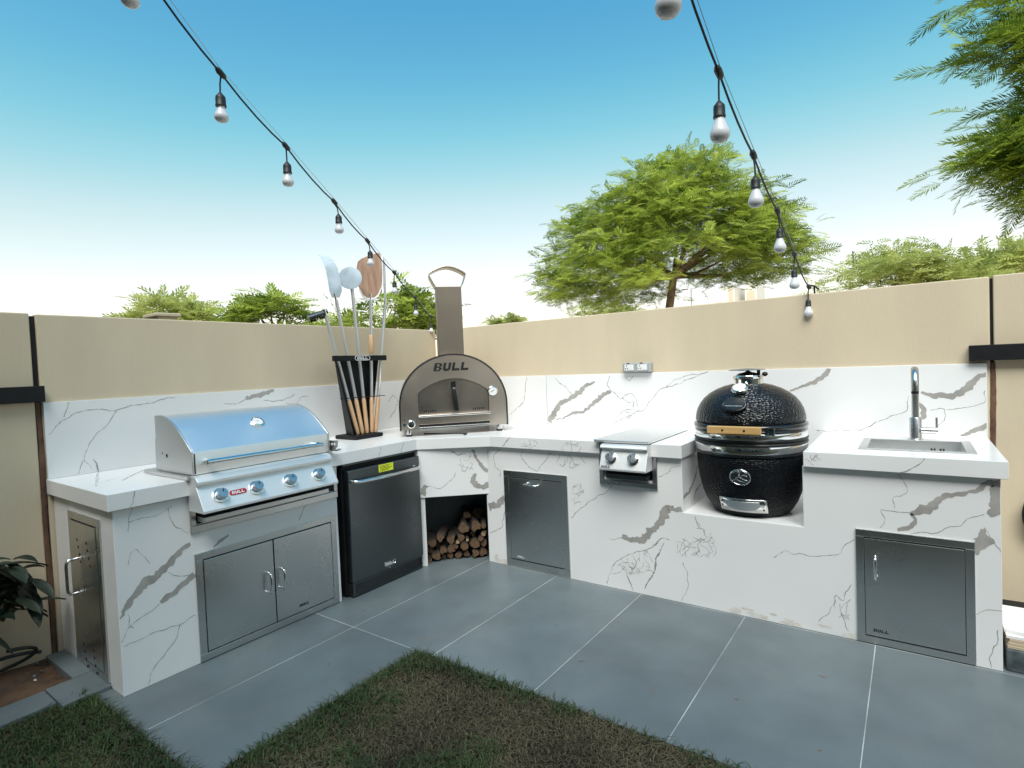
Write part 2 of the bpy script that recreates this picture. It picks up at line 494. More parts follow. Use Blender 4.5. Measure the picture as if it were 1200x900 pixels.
VEINS = [
    ('LF', 0, [(-2.986,0.354,7.7),(-2.938,0.414,27.2),(-2.879,0.48,43.6),(-2.805,0.504,40.5),(-2.753,0.554,28.8),(-2.701,0.596,25.1),(-2.66,0.606,16.9)]),
    ('LF', 0, [(-2.809,0.37,20.3),(-2.774,0.39,24.6),(-2.711,0.414,25),(-2.653,0.458,25.5)]),
    ('LF', 0, [(-2.55,0.561,4.4),(-2.51,0.585,22.1),(-2.473,0.606,8.9)]),
    ('LF', 1, [(-2.907,0.847,3.5),(-2.914,0.797,3.5),(-2.924,0.741,3.5)]),
    ('LF', 1, [(-2.918,0.782,3.5),(-2.869,0.786,3.6),(-2.815,0.785,3.6),(-2.766,0.802,3.7),(-2.738,0.82,3.7)]),
    ('LF', 1, [(-2.75,0.81,3.7),(-2.743,0.746,3.7),(-2.707,0.691,3.7),(-2.665,0.663,3.8)]),
    ('LF', 1, [(-2.929,0.588,3.5),(-2.923,0.634,3.5),(-2.894,0.657,3.5),(-2.871,0.618,3.6),(-2.842,0.569,3.6)]),
    ('LF', 1, [(-2.768,0.5,3.7),(-2.732,0.463,3.7),(-2.677,0.457,3.8)]),
    ('LF', 1, [(-2.969,0.23,3.5),(-2.893,0.237,3.6),(-2.835,0.241,3.6),(-2.733,0.232,3.7),(-2.66,0.254,3.8)]),
    ('LF', 1, [(-2.722,0.227,3.8),(-2.777,0.133,3.7),(-2.855,0.074,3.6),(-2.888,0,3.6)]),
    ('LF', 1, [(-2.971,0.247,3.5),(-2.941,0.312,3.5),(-2.865,0.342,3.6),(-2.813,0.363,3.6)]),
    ('LF', 1, [(-2.945,0.365,3.5),(-2.947,0.315,3.5),(-2.924,0.298,3.5)]),
    ('LF', 1, [(-2.06,0.575,4.5),(-2.022,0.636,4.5),(-1.987,0.658,4.6)]),
    ('LS', 1, [(-2.897,0.926,3.5),(-2.91,0.87,3.5),(-2.928,0.851,3.5)]),
    ('LS', 1, [(-1.48,0.844,4),(-1.456,0.885,4),(-1.438,0.934,4)]),
    ('LS', 1, [(-1.266,0.857,4.1),(-1.238,0.924,4.2)]),
    ('LB', 1, [(-2.986,1.165,4),(-2.916,1.239,4.1),(-2.838,1.282,4.2),(-2.76,1.275,4.3),(-2.674,1.263,4.4),(-2.613,1.282,4.4),(-2.501,1.293,4.6),(-2.407,1.312,4.7),(-2.353,1.324,4.7)]),
    ('LB', 1, [(-2.67,1.258,4.4),(-2.724,1.19,4.3),(-2.801,1.113,4.2),(-2.832,1.047,4.2),(-2.846,1.002,4.2),(-2.816,0.978,4.2),(-2.81,0.954,4.2)]),
    ('LB', 1, [(-2.846,1.002,4.2),(-2.869,0.936,4.2)]),
    ('LB', 1, [(-2.893,1.333,4.1),(-2.916,1.248,4.1)]),
    ('LB', 1, [(-1.782,1.249,5.4),(-1.652,1.246,5.5),(-1.576,1.265,5.6),(-1.533,1.287,5.7)]),
    ('LB', 1, [(-2.062,1.248,5.1),(-1.971,1.246,5.2),(-1.898,1.276,5.2)]),
    ('LB', 1, [(-0.641,1.163,6.7),(-0.579,1.219,6.7),(-0.523,1.154,6.8),(-0.558,1.082,6.8),(-0.641,1.015,6.7)]),
    ('LB', 1, [(-1.613,1.224,5.6),(-1.546,1.194,5.6),(-1.493,1.253,5.7),(-1.42,1.261,5.8)]),
    ('LB', 1, [(-2.799,1.004,4.7),(-2.789,0.974,9.5),(-2.775,0.933,9.5)]),
    ('LB', 0, [(-1.91,1.271,17.4),(-1.792,1.298,35.8),(-1.7,1.328,24.3)]),
    ('RB', 0, [(1.245,0.949,42.5),(1.306,1.021,42.2),(1.358,1.099,34.9),(1.472,1.148,34.4),(1.552,1.195,40.8),(1.615,1.249,27),(1.684,1.272,13.4)]),
    ('RB', 0, [(1.385,0.98,7),(1.483,1.024,20.6),(1.576,1.032,20.4),(1.639,1.087,26.9),(1.715,1.134,33.3),(1.761,1.181,33.1),(1.819,1.194,19.7)]),
    ('RB', 1, [(1.327,1.309,6.3),(1.381,1.252,6.3),(1.428,1.231,6.2),(1.489,1.162,6.2)]),
    ('RB', 1, [(1.81,1.312,5.9),(1.792,1.24,5.9),(1.833,1.187,5.9),(1.902,1.141,5.8),(1.987,1.186,5.8),(2.033,1.135,5.7),(2.024,1.083,5.7)]),
    ('RB', 1, [(1.838,0.95,5.9),(1.925,0.992,5.8),(2.023,1.045,5.8),(2.09,1.052,5.7),(2.119,1.11,5.7),(2.2,1.204,5.6),(2.378,1.257,5.5),(2.518,1.32,5.3)]),
    ('RB', 1, [(1.041,1.322,6.5),(1.004,1.112,6.6),(0.855,1.007,6.7)]),
    ('RB', 1, [(2.252,1.228,5.6),(2.367,1.293,5.5),(2.559,1.325,5.3)]),
    ('RB', 1, [(3.687,1.156,4.4),(3.673,1.077,4.4),(3.583,1.031,4.5),(3.449,0.951,4.6),(3.288,0.941,4.7),(3.214,0.949,4.8)]),
    ('RB', 1, [(3.784,1.079,4.3),(3.849,1.084,4.3),(3.856,1.051,4.3),(3.825,0.998,4.3),(3.805,0.939,4.3)]),
    ('RB', 1, [(3.856,1.08,4.3),(3.948,1.085,4.2),(4.02,1.119,4.1),(4.025,1.183,4.1)]),
    ('RB', 1, [(1.32,0.965,6.3),(1.402,0.988,6.3)]),
    ('RB', 1, [(1.943,1.303,5.8),(1.977,1.276,5.8),(2.005,1.308,5.8)]),
    ('RB', 1, [(1.869,0.997,5.9),(1.92,1.057,5.8),(1.981,1.025,5.8),(1.945,0.973,5.8)]),
    ('RB', 1, [(1.902,1.141,5.8),(1.957,1.102,5.8),(2.012,1.122,5.8),(1.989,1.057,5.8),(1.927,1.057,5.8)]),
    ('RB', 0, [(3.069,1.188,10.9),(3.153,1.222,16.1),(3.215,1.248,21.3),(3.277,1.294,26.3),(3.289,1.326,26.2)]),
    ('RB', 0, [(3.742,1.171,9.7),(3.804,1.156,28.8),(3.891,1.151,37.8),(3.942,1.198,32.7),(3.994,1.258,23.1),(4.036,1.284,27.5)]),
    ('RB', 0, [(3.73,1.117,9.7),(3.76,1.078,24.2),(3.752,1.035,24.3),(3.728,1.005,19.5)]),
    ('RB', 0, [(3.917,0.936,9.4),(3.987,0.969,27.9),(4.037,1.003,27.6)]),
    ('RF', 0, [(4.006,0.83,29.5),(3.97,0.829,29.8),(3.938,0.805,18.8),(3.903,0.777,15.1),(3.852,0.763,23),(3.799,0.746,23.3),(3.762,0.694,39.1),(3.716,0.666,35.6),(3.688,0.658,15.9)]),
    ('RF', 0, [(3.995,0.818,33.3),(3.989,0.765,40.8),(3.991,0.71,48.2),(3.965,0.688,29.9)]),
    ('RF', 0, [(3.688,0.658,15.9),(3.706,0.632,15.9),(3.687,0.593,19.9),(3.638,0.572,16.1)]),
    ('RF', 0, [(3.945,0.621,15),(3.95,0.568,52.5),(3.923,0.503,15.1)]),
    ('RF', 1, [(3.688,0.658,3.6),(3.623,0.662,3.6),(3.572,0.668,3.7),(3.587,0.621,3.7),(3.567,0.577,3.7)]),
    ('RF', 1, [(3.635,0.838,3.6),(3.671,0.801,3.6),(3.685,0.75,3.6),(3.624,0.731,3.6),(3.626,0.679,3.6)]),
    ('RF', 1, [(3.687,0.569,3.6),(3.797,0.581,3.5),(3.814,0.611,3.5),(3.868,0.623,3.4),(3.892,0.656,3.4),(3.953,0.684,3.4)]),
    ('RF', 1, [(3.952,0.629,3.4),(3.967,0.609,3.4),(4.009,0.525,3.3)]),
    ('RF', 1, [(3.92,0.238,3.4),(3.964,0.263,3.4),(4.006,0.269,3.3)]),
    ('RF', 1, [(3.997,0.18,3.4),(3.988,0.117,3.4),(3.962,0.06,3.4),(3.97,0.005,3.4)]),
    ('RF', 1, [(3.091,0.357,4.1),(3.149,0.394,4),(3.237,0.39,4),(3.307,0.39,3.9),(3.383,0.41,3.8),(3.428,0.473,3.8),(3.464,0.495,3.8)]),
    ('RF', 1, [(3.3,0.053,3.9),(3.366,0.149,3.9),(3.379,0.215,3.8),(3.411,0.183,3.8),(3.445,0.277,3.8)]),
    ('RF', 1, [(3.389,0.165,3.8),(3.409,0.083,3.8),(3.431,0.04,3.8)]),
    ('RF', 1, [(2.138,0.312,4.8),(2.226,0.33,4.8)]),
    ('RF', 1, [(2.607,0.241,4.5),(2.625,0.179,4.5),(2.628,0.089,4.5),(2.59,0.011,4.5)]),
    ('RF', 1, [(2.18,0.652,4.8),(2.126,0.609,4.8),(1.983,0.517,5),(1.865,0.408,5.1)]),
    ('RF', 1, [(1.305,0.835,5.5),(1.241,0.782,5.5),(1.253,0.709,5.5),(1.305,0.676,5.5),(1.302,0.627,5.5)]),
    ('RF', 1, [(1.498,0.834,5.3),(1.481,0.797,5.3),(1.549,0.718,5.3),(1.618,0.7,5.2),(1.662,0.75,5.2),(1.733,0.829,5.1)]),
    ('RF', 1, [(2.475,0.735,4.5),(2.538,0.755,4.5),(2.549,0.791,4.5),(2.61,0.801,4.4)]),
    ('RF', 1, [(1.328,0.402,5.5),(1.291,0.267,5.5),(1.179,0.215,5.6)]),
    ('RF', 1, [(2.109,0.018,4.9),(2.135,0.088,4.9),(2.179,0.178,4.8),(2.301,0.246,4.7),(2.423,0.297,4.6),(2.489,0.374,4.6),(2.53,0.365,4.5)]),
    ('RF', 0, [(2.226,0.336,26.5),(2.288,0.326,31.5),(2.371,0.339,41.3),(2.427,0.412,40.9),(2.482,0.46,45.6),(2.497,0.518,55.5),(2.526,0.557,40.2),(2.562,0.541,24.9),(2.607,0.554,24.7)]),
    ('RF', 1, [(2.418,0.307,7.7),(2.478,0.362,7.6)]),
    ('RF', 1, [(2.498,0.335,7.6),(2.448,0.25,10.2),(2.429,0.143,12.8),(2.36,0.035,6.2)]),
    ('RF', 1, [(2.251,0.099,7.9),(2.282,0.009,7.9)]),
    ('RF', 0, [(1.181,0.403,49.8),(1.261,0.425,49.2),(1.325,0.494,36.5)]),
    ('RF', 1, [(2.42,0.209,3.1),(2.409,0.236,3.1),(2.397,0.263,3.1),(2.369,0.273,3.1)]),
    ('RF', 1, [(2.245,0.093,3.2),(2.251,0.126,3.2),(2.234,0.15,3.2),(2.201,0.152,3.2)]),
    ('RF', 1, [(2.286,0.188,3.2),(2.313,0.175,3.1),(2.309,0.206,3.1),(2.293,0.23,3.1)]),
    ('RF', 1, [(2.328,0.114,3.1),(2.331,0.146,3.1),(2.361,0.166,3.1),(2.363,0.198,3.1)]),
    ('RF', 1, [(2.25,0.137,3.2),(2.274,0.119,3.2),(2.307,0.134,3.1),(2.334,0.159,3.1)]),
    ('RF', 1, [(2.251,0.21,3.2),(2.258,0.181,3.2),(2.277,0.158,3.2),(2.29,0.131,3.1),(2.273,0.1,3.2)]),
    ('RF', 1, [(2.374,0.181,3.1),(2.405,0.18,3.1),(2.384,0.152,3.1)]),
    ('RF', 1, [(2.333,0.22,3.1),(2.316,0.189,3.1),(2.302,0.158,3.1),(2.269,0.143,3.2),(2.294,0.169,3.1)]),
    ('RF', 1, [(2.339,0.2,3.1),(2.333,0.23,3.1),(2.334,0.261,3.1)]),
    ('RF', 1, [(2.362,0.259,3.1),(2.373,0.232,3.1),(2.366,0.2,3.1),(2.398,0.199,3.1),(2.393,0.167,3.1)]),
    ('RF', 1, [(2.222,0.177,3.2),(2.249,0.161,3.2),(2.272,0.143,3.2),(2.305,0.155,3.1)]),
    ('RF', 1, [(2.238,0.133,3.2),(2.211,0.148,3.2),(2.245,0.154,3.2),(2.22,0.127,3.2),(2.192,0.102,3.2),(2.157,0.096,3.2)]),
    ('RF', 1, [(2.389,0.233,3.1),(2.372,0.256,3.1),(2.395,0.282,3.1)]),
    ('RF', 1, [(2.414,0.16,3.1),(2.382,0.158,3.1),(2.356,0.133,3.1),(2.324,0.133,3.1),(2.297,0.109,3.1)]),
    ('RF', 1, [(2.331,0.143,3.1),(2.305,0.158,3.1),(2.287,0.181,3.2),(2.255,0.187,3.2),(2.223,0.17,3.2),(2.193,0.146,3.2)]),
    ('RF', 1, [(2.28,0.139,3.2),(2.309,0.161,3.1),(2.282,0.136,3.2),(2.268,0.104,3.2),(2.242,0.119,3.2),(2.216,0.134,3.2)]),
    ('RF', 1, [(2.704,0.29,2.9),(2.728,0.311,2.9),(2.746,0.292,2.9)]),
    ('RF', 1, [(2.599,0.32,3),(2.627,0.335,3),(2.654,0.353,2.9),(2.68,0.372,2.9),(2.706,0.391,2.9),(2.735,0.394,2.9)]),
    ('RF', 1, [(2.716,0.374,2.9),(2.745,0.381,2.9),(2.767,0.403,2.9),(2.788,0.386,2.9)]),
    ('RF', 1, [(2.557,0.361,3),(2.587,0.363,3),(2.616,0.36,3),(2.615,0.33,3),(2.619,0.301,3),(2.627,0.274,3)]),
    ('RF', 1, [(2.62,0.337,3),(2.649,0.337,3),(2.679,0.339,2.9),(2.68,0.31,2.9),(2.699,0.291,2.9)]),
    ('RF', 1, [(2.604,0.28,3),(2.59,0.304,3),(2.597,0.335,3),(2.615,0.362,3),(2.625,0.392,3)]),
    ('RF', 1, [(2.708,0.384,2.9),(2.713,0.356,2.9),(2.739,0.349,2.9),(2.758,0.331,2.9),(2.766,0.304,2.9),(2.737,0.302,2.9)]),
    ('RF', 1, [(2.777,0.305,2.9),(2.797,0.329,2.9),(2.794,0.358,2.9),(2.774,0.374,2.9)]),
    ('RF', 1, [(2.647,0.343,3),(2.649,0.314,3),(2.62,0.301,3),(2.595,0.279,3)]),
    ('RF', 1, [(2.713,0.403,2.9),(2.713,0.373,2.9),(2.686,0.359,2.9),(2.699,0.335,2.9),(2.704,0.306,2.9)]),
    ('RF', 1, [(2.688,0.38,2.9),(2.718,0.383,2.9),(2.744,0.4,2.9)]),
    ('RF', 1, [(2.683,0.306,2.9),(2.697,0.335,2.9),(2.668,0.332,2.9),(2.651,0.353,3),(2.63,0.371,3),(2.604,0.381,3)]),
    ('RF', 1, [(2.59,0.314,3),(2.574,0.285,3),(2.576,0.315,3),(2.571,0.344,3)]),
    ('RF', 1, [(2.663,0.397,2.9),(2.687,0.385,2.9),(2.708,0.369,2.9),(2.727,0.394,2.9)]),
    ('RF', 1, [(2.759,0.291,2.9),(2.75,0.317,2.9),(2.778,0.32,2.9),(2.774,0.348,2.9),(2.755,0.367,2.9)]),
    ('RF', 1, [(2.661,0.31,2.9),(2.69,0.311,2.9),(2.712,0.335,2.9),(2.684,0.32,2.9),(2.683,0.29,2.9),(2.654,0.29,3)]),
    ('RF', 1, [(2.702,0.454,2.9),(2.715,0.483,2.9),(2.688,0.488,2.9),(2.683,0.517,2.9)]),
    ('RF', 1, [(2.772,0.438,2.9),(2.757,0.41,2.9),(2.782,0.401,2.9)]),
    ('RF', 1, [(2.73,0.418,2.9),(2.733,0.448,2.9),(2.712,0.464,2.9),(2.683,0.457,2.9)]),
    ('RF', 1, [(2.777,0.406,2.9),(2.749,0.406,2.9),(2.728,0.423,2.9),(2.734,0.453,2.9),(2.706,0.456,2.9)]),
    ('RF', 1, [(2.778,0.42,2.9),(2.763,0.393,2.9),(2.753,0.363,2.9),(2.779,0.355,2.9)]),
    ('RF', 1, [(2.716,0.445,2.9),(2.7,0.467,2.9),(2.69,0.493,2.9),(2.685,0.521,2.9)]),
    ('RF', 1, [(2.789,0.399,2.9),(2.788,0.37,2.9),(2.761,0.374,2.9),(2.736,0.385,2.9),(2.718,0.404,2.9)]),
    ('RF', 1, [(1.893,0.501,3.4),(1.921,0.518,3.3),(1.95,0.533,3.3),(1.938,0.506,3.3)]),
    ('RF', 1, [(1.882,0.576,3.4),(1.911,0.569,3.3),(1.932,0.593,3.3),(1.945,0.62,3.3),(1.948,0.648,3.3)]),
    ('RF', 1, [(1.894,0.62,3.3),(1.926,0.622,3.3),(1.895,0.611,3.3)]),
    ('RF', 1, [(1.914,0.528,3.3),(1.921,0.556,3.3),(1.945,0.577,3.3),(1.969,0.599,3.3)]),
    ('RF', 1, [(1.941,0.623,3.3),(1.96,0.604,3.3),(1.969,0.578,3.3),(1.971,0.606,3.3)]),
    ('RF', 1, [(1.933,0.561,3.3),(1.909,0.576,3.3),(1.941,0.577,3.3),(1.955,0.604,3.3)]),
    ('RF', 1, [(1.89,0.519,3.4),(1.903,0.546,3.3),(1.878,0.525,3.4)]),
    ('RF', 1, [(1.955,0.629,3.3),(1.93,0.641,3.3),(1.898,0.632,3.3),(1.885,0.605,3.4),(1.889,0.578,3.4)]),
    ('RF', 1, [(1.935,0.768,3.3),(1.904,0.769,3.3),(1.893,0.741,3.3)]),
    ('RF', 1, [(1.841,0.798,3.4),(1.834,0.77,3.4),(1.822,0.743,3.4),(1.797,0.759,3.4)]),
    ('RF', 1, [(1.929,0.824,3.3),(1.959,0.817,3.3),(1.976,0.795,3.3),(1.998,0.778,3.3)]),
    ('RF', 1, [(1.872,0.765,3.4),(1.895,0.787,3.3),(1.885,0.812,3.3),(1.863,0.83,3.4)]),
    ('RF', 1, [(1.876,0.798,3.4),(1.871,0.77,3.4),(1.875,0.743,3.4)]),
    ('RF', 1, [(1.792,0.765,3.4),(1.815,0.747,3.4),(1.842,0.765,3.4),(1.863,0.789,3.4),(1.851,0.814,3.4)]),
    ('RF', 1, [(1.954,0.768,3.3),(1.922,0.765,3.3),(1.899,0.743,3.3),(1.867,0.74,3.4)]),
    ('RF', 1, [(1.771,0.773,3.4),(1.792,0.797,3.4),(1.8,0.825,3.4)]),
    ('RF', 1, [(1.94,0.756,3.3),(1.913,0.767,3.3),(1.896,0.789,3.3),(1.892,0.817,3.3),(1.86,0.814,3.4),(1.833,0.827,3.4)]),
    ('RF', 1, [(3.43,0.095,2.5),(3.422,0.113,2.5),(3.404,0.111,2.6),(3.388,0.097,2.6)]),
    ('RF', 1, [(3.405,0.09,2.6),(3.423,0.099,2.5),(3.409,0.111,2.6),(3.395,0.121,2.6)]),
    ('RF', 1, [(3.438,0.196,2.5),(3.431,0.175,2.5),(3.414,0.164,2.5),(3.401,0.145,2.6)]),
    ('RF', 1, [(3.38,0.184,2.6),(3.375,0.162,2.6),(3.377,0.141,2.6)]),
    ('RF', 1, [(3.417,0.124,2.5),(3.425,0.145,2.5),(3.422,0.166,2.5),(3.424,0.188,2.5),(3.441,0.201,2.5)]),
    ('RF', 1, [(3.403,0.104,2.6),(3.42,0.102,2.5),(3.435,0.119,2.5),(3.42,0.128,2.5)]),
    ('RS', 1, [(3.33,0.891,2.5),(3.317,0.899,2.6),(3.305,0.907,2.6)]),
    ('RS', 1, [(3.297,0.867,2.6),(3.283,0.873,2.6),(3.287,0.889,2.6),(3.298,0.903,2.6)]),
    ('RS', 1, [(3.261,0.899,2.6),(3.275,0.894,2.6),(3.274,0.877,2.6)]),
    ('RS', 1, [(3.308,0.888,2.6),(3.294,0.891,2.6),(3.28,0.898,2.6),(3.284,0.915,2.6)]),
    ('RS', 1, [(3.316,0.915,2.6),(3.301,0.914,2.6),(3.295,0.898,2.6),(3.307,0.91,2.6),(3.318,0.9,2.6)]),
    ('RS', 1, [(3.309,0.885,2.6),(3.295,0.888,2.6),(3.303,0.903,2.6),(3.317,0.91,2.6)]),
    ('RS', 1, [(1.882,0.897,3.3),(1.896,0.917,3.3),(1.871,0.909,3.3),(1.849,0.896,3.3),(1.838,0.875,3.3)]),
    ('RS', 1, [(1.84,0.879,3.3),(1.823,0.861,3.4),(1.849,0.86,3.3)]),
    ('RS', 1, [(1.975,0.917,3.3),(1.952,0.905,3.3),(1.93,0.893,3.3),(1.908,0.902,3.3)]),
    ('RS', 1, [(1.868,0.89,3.3),(1.89,0.904,3.3),(1.915,0.903,3.3),(1.928,0.885,3.3)]),
    ('RS', 1, [(1.932,0.861,3.3),(1.957,0.86,3.3),(1.975,0.877,3.3),(1.98,0.899,3.3)]),
    ('RS', 1, [(1.932,0.89,3.3),(1.954,0.882,3.3),(1.959,0.904,3.3)]),
    ('RS', 1, [(1.646,0.889,3.4),(1.631,0.907,3.5),(1.608,0.918,3.5)]),
    ('RS', 1, [(1.513,0.869,3.5),(1.541,0.876,3.5),(1.568,0.871,3.5),(1.594,0.863,3.5),(1.609,0.884,3.5),(1.636,0.882,3.5)]),
    ('RS', 1, [(1.582,0.88,3.5),(1.555,0.871,3.5),(1.541,0.89,3.5),(1.516,0.878,3.5)]),
    ('RS', 1, [(1.594,0.871,3.5),(1.589,0.894,3.5),(1.579,0.915,3.5)]),
    ('HD', 1, [(0.401,0.685,3.8),(0.38,0.698,3.8),(0.396,0.717,3.8),(0.389,0.741,3.8),(0.366,0.731,3.8)]),
    ('HD', 1, [(0.314,0.687,3.8),(0.326,0.666,3.8),(0.347,0.679,3.8),(0.34,0.703,3.8),(0.362,0.692,3.8)]),
    ('HD', 1, [(0.294,0.728,3.8),(0.316,0.717,3.8),(0.322,0.692,3.8),(0.341,0.677,3.8)]),
    ('HD', 1, [(0.345,0.701,3.8),(0.369,0.708,3.8),(0.392,0.698,3.8),(0.372,0.684,3.8)]),
    ('HD', 1, [(0.378,0.797,3.7),(0.368,0.775,3.8),(0.358,0.752,3.8),(0.335,0.763,3.8)]),
    ('HD', 1, [(0.372,0.788,3.8),(0.391,0.772,3.8),(0.382,0.795,3.7)]),
    ('HD', 1, [(0.329,0.725,3.8),(0.319,0.702,3.8),(0.343,0.709,3.8),(0.32,0.719,3.8),(0.312,0.742,3.8),(0.305,0.766,3.8)]),
    ('HD', 0, [(0.401,0.828,18.7),(0.428,0.746,18.8),(0.488,0.68,25.1),(0.527,0.653,25.2)]),
    ('HD', 0, [(0.418,0.653,18.9),(0.379,0.599,44.1),(0.42,0.559,37.9),(0.501,0.56,44.3),(0.521,0.59,25.3)]),
    ('HD', 0, [(0.023,0.523,44.4),(0.059,0.589,31.6)]),
    ('HD', 1, [(0.275,0.668,4.4),(0.231,0.609,4.4),(0.15,0.564,4.4),(0.065,0.588,4.4)]),
    ('HD', 1, [(0.241,0.831,9.4),(0.289,0.795,9.4),(0.344,0.801,9.4)]),
    ('RS', 1, [(1.415,0.929,7.7),(1.375,0.886,7.8),(1.344,0.854,7.8)]),
    ('RS', 1, [(1.905,0.927,5),(1.908,0.855,5)]),
    ('RS', 1, [(3.746,0.926,5.4),(3.721,0.893,5.5),(3.698,0.872,5.5),(3.646,0.857,5.6)]),
    ('KL', 0, [(-0.44,0.797,16),(-0.534,0.707,20.9),(-0.654,0.637,25.4),(-0.763,0.619,24.8)]),
    ('KL', 0, [(-0.366,0.654,5.4),(-0.527,0.61,15.7),(-0.58,0.569,10.4)]),
    ('TOP', 0, [(0.471,-2.822,8.6),(0.348,-2.735,9),(0.223,-2.635,9.5)]),
    ('TOP', 1, [(0.012,-2.779,4.8),(0.516,-2.952,4.1)]),
    ('TOP', 1, [(0.435,-2.905,4.2),(0.356,-2.804,4.4)]),
    ('TOP', 1, [(1.342,-0.631,5),(1.406,-0.455,5.1),(1.43,-0.224,5.3),(1.755,-0.02,5.3)]),
    ('TOP', 1, [(1.094,-0.373,6.8),(1.099,-0.189,7),(1.112,-0.057,7.1)]),
    ('TOP', 1, [(3.294,-0.568,3.7),(3.368,-0.299,3.9)]),
]

# ------------------------------------------------------------------ ground
g = MB().add([(-400, -400, -0.06), (400, -400, -0.06), (400, 400, -0.06), (-400, 400, -0.06)], [(0, 1, 2, 3)]).build('ground', M['sand'])
tag(g, 'pale sandy ground around the walled garden', kind='structure')

patio = MB().box(0.0, 5.2, -1.982, 0.0, -0.05, -0.0008).box(0.0, 1.636, -3.046, -1.982, -0.05, -0.0008).build('patio', M['grout'])
tag(patio, 'slate grey tiled paving in front of the outdoor kitchen', kind='structure')


def paving(x0, x1, y0, y1):
    gp = 0.0019
    o = MB().box(x0 + gp, x1 - gp, y0 + gp, y1 - gp, -0.02, 0.0).build('tile', M['tile'], patio, bevel=0.0006, seg=1)
    return o


TX = 1.1405
JY = -1.9855
paving(0.0, TX, JY, 0.0)
for k in range(7):
    paving(TX + 0.6 * k, TX + 0.6 * (k + 1), JY, JY + 1.2)
    paving(TX + 0.6 * k, TX + 0.6 * (k + 1), JY + 1.2, 0.0)
paving(0.0, TX, -3.05, JY)
paving(TX, 1.6395, -3.05, JY)

# a few dry leaflets blown onto the paving
for k in range(22):
    x, y = (1.0 + 3.0 * RNG.random(), -1.95 + 1.1 * RNG.random()) if k < 15 else (0.85 + 0.7 * RNG.random(), -3.0 + 1.4 * RNG.random())
    a, l_, w_ = RNG.random() * 6.28, 0.010 + 0.012 * RNG.random(), 0.003 + 0.002 * RNG.random()
    d_, n_ = np.array([math.cos(a), math.sin(a)]), np.array([-math.sin(a), math.cos(a)])
    pts = [(-l_, 0, 0.0015), (-l_ * .3, -w_, 0.001), (l_, 0, 0.004), (-l_ * .3, w_, 0.001)]
    o = MB().add([(x + d_[0] * p[0] + n_[0] * p[1], y + d_[1] * p[0] + n_[1] * p[1], p[2]) for p in pts], [(0, 1, 2, 3)]).build('fallen_leaf', M['bark'])
    tag(o, 'tiny dry brown leaf lying on the grey paving', 'leaf', 'dry leaves on the paving')

# soil bed and its kerb beside the left end of the counter
bed = MB()
nx, ny = 10, 40
vs, fs = [], []
for j in range(ny + 1):
    for i in range(nx + 1):
        x = 0.0 + 0.43 * i / nx
        y = -3.06 - 2.4 * j / ny
        vs.append((x, y, -0.004 + 0.03 * RNG.random() * (0 < i < nx) + 0.03 * math.sin(9 * y) * math.sin(6 * x)))
for j in range(ny):
    for i in range(nx):
        a = j * (nx + 1) + i
        fs.append((a, a + nx + 1, a + nx + 2, a + 1))
bed.add(vs, fs)
o = bed.build('soil_bed', M['soil'], smooth=60)
tag(o, 'bare red brown soil bed along the left garden wall', kind='structure')
kerb = thing('kerb', 'dark grey tile kerb edging the soil bed', 'kerb', (0.5, -3.06, 0))
MB().box(0.03, 0.42, -3.065, -2.985, -0.03, 0.022).build('kerb_stone', M['tile'], kerb, bevel=0.003)
MB().box(0.424, 0.66, -3.17, -2.985, -0.03, 0.020).build('kerb_stone', M['tile'], kerb, bevel=0.003)
for k in range(4):
    MB().box(0.43, 0.60, -3.175 - 0.6 * (k + 1) + 0.004, -3.175 - 0.6 * k, -0.03, 0.018).build('kerb_stone', M['tile'], kerb, bevel=0.003)
# little stones on the soil
for k in range(26):
    x, y = 0.05 + 0.34 * RNG.random(), -3.09 - 0.5 * RNG.random()
    s = 0.006 + 0.010 * RNG.random()
    o = MB().ellipsoid((x, y, 0.022), s, s * (0.6 + 0.5 * RNG.random()), s * 0.6, 7, 5).build('pebble', M['granite'] if RNG.random() < .6 else M['grout'], smooth=70)
    tag(o, 'small pebble lying on the red brown soil bed', 'pebble', 'pebbles on the soil bed')

# lawn (L-shaped), earth sheet and a mass of blades
lw = MB()
for (x0, x1, y0, y1) in ((1.6395, 7.0, -7.4, JY), (0.60, 1.6395, -7.4, -3.053)):
    nx, ny = int((x1 - x0) / 0.12) + 1, int((y1 - y0) / 0.12) + 1
    vs, fs = [], []
    for j in range(ny + 1):
        for i in range(nx + 1):
            vs.append((x0 + (x1 - x0) * i / nx, y0 + (y1 - y0) * j / ny, -0.018 + 0.012 * RNG.random()))
    for j in range(ny):
        for i in range(nx):
            a = j * (nx + 1) + i
            fs.append((a, a + 1, a + nx + 2, a + nx + 1))
    lw.add(vs, fs)
o = lw.build('lawn_soil', M['lawn_soil'], smooth=80)
tag(o, 'dark bare earth under the thin lawn', kind='structure')


def vnoise(x, y, s, seed):
    """smooth value noise on numpy arrays"""
    r = np.random.default_rng(seed).random((64, 64))
    x, y = x * s + 17.3, y * s + 9.1
    xi, yi = np.floor(x).astype(int), np.floor(y).astype(int)
    fx, fy = x - xi, y - yi
    fx, fy = fx * fx * (3 - 2 * fx), fy * fy * (3 - 2 * fy)
    g = lambda a, b: r[a % 64, b % 64]
    return (g(xi, yi) * (1 - fx) + g(xi + 1, yi) * fx) * (1 - fy) + (g(xi, yi + 1) * (1 - fx) + g(xi + 1, yi + 1) * fx) * fy


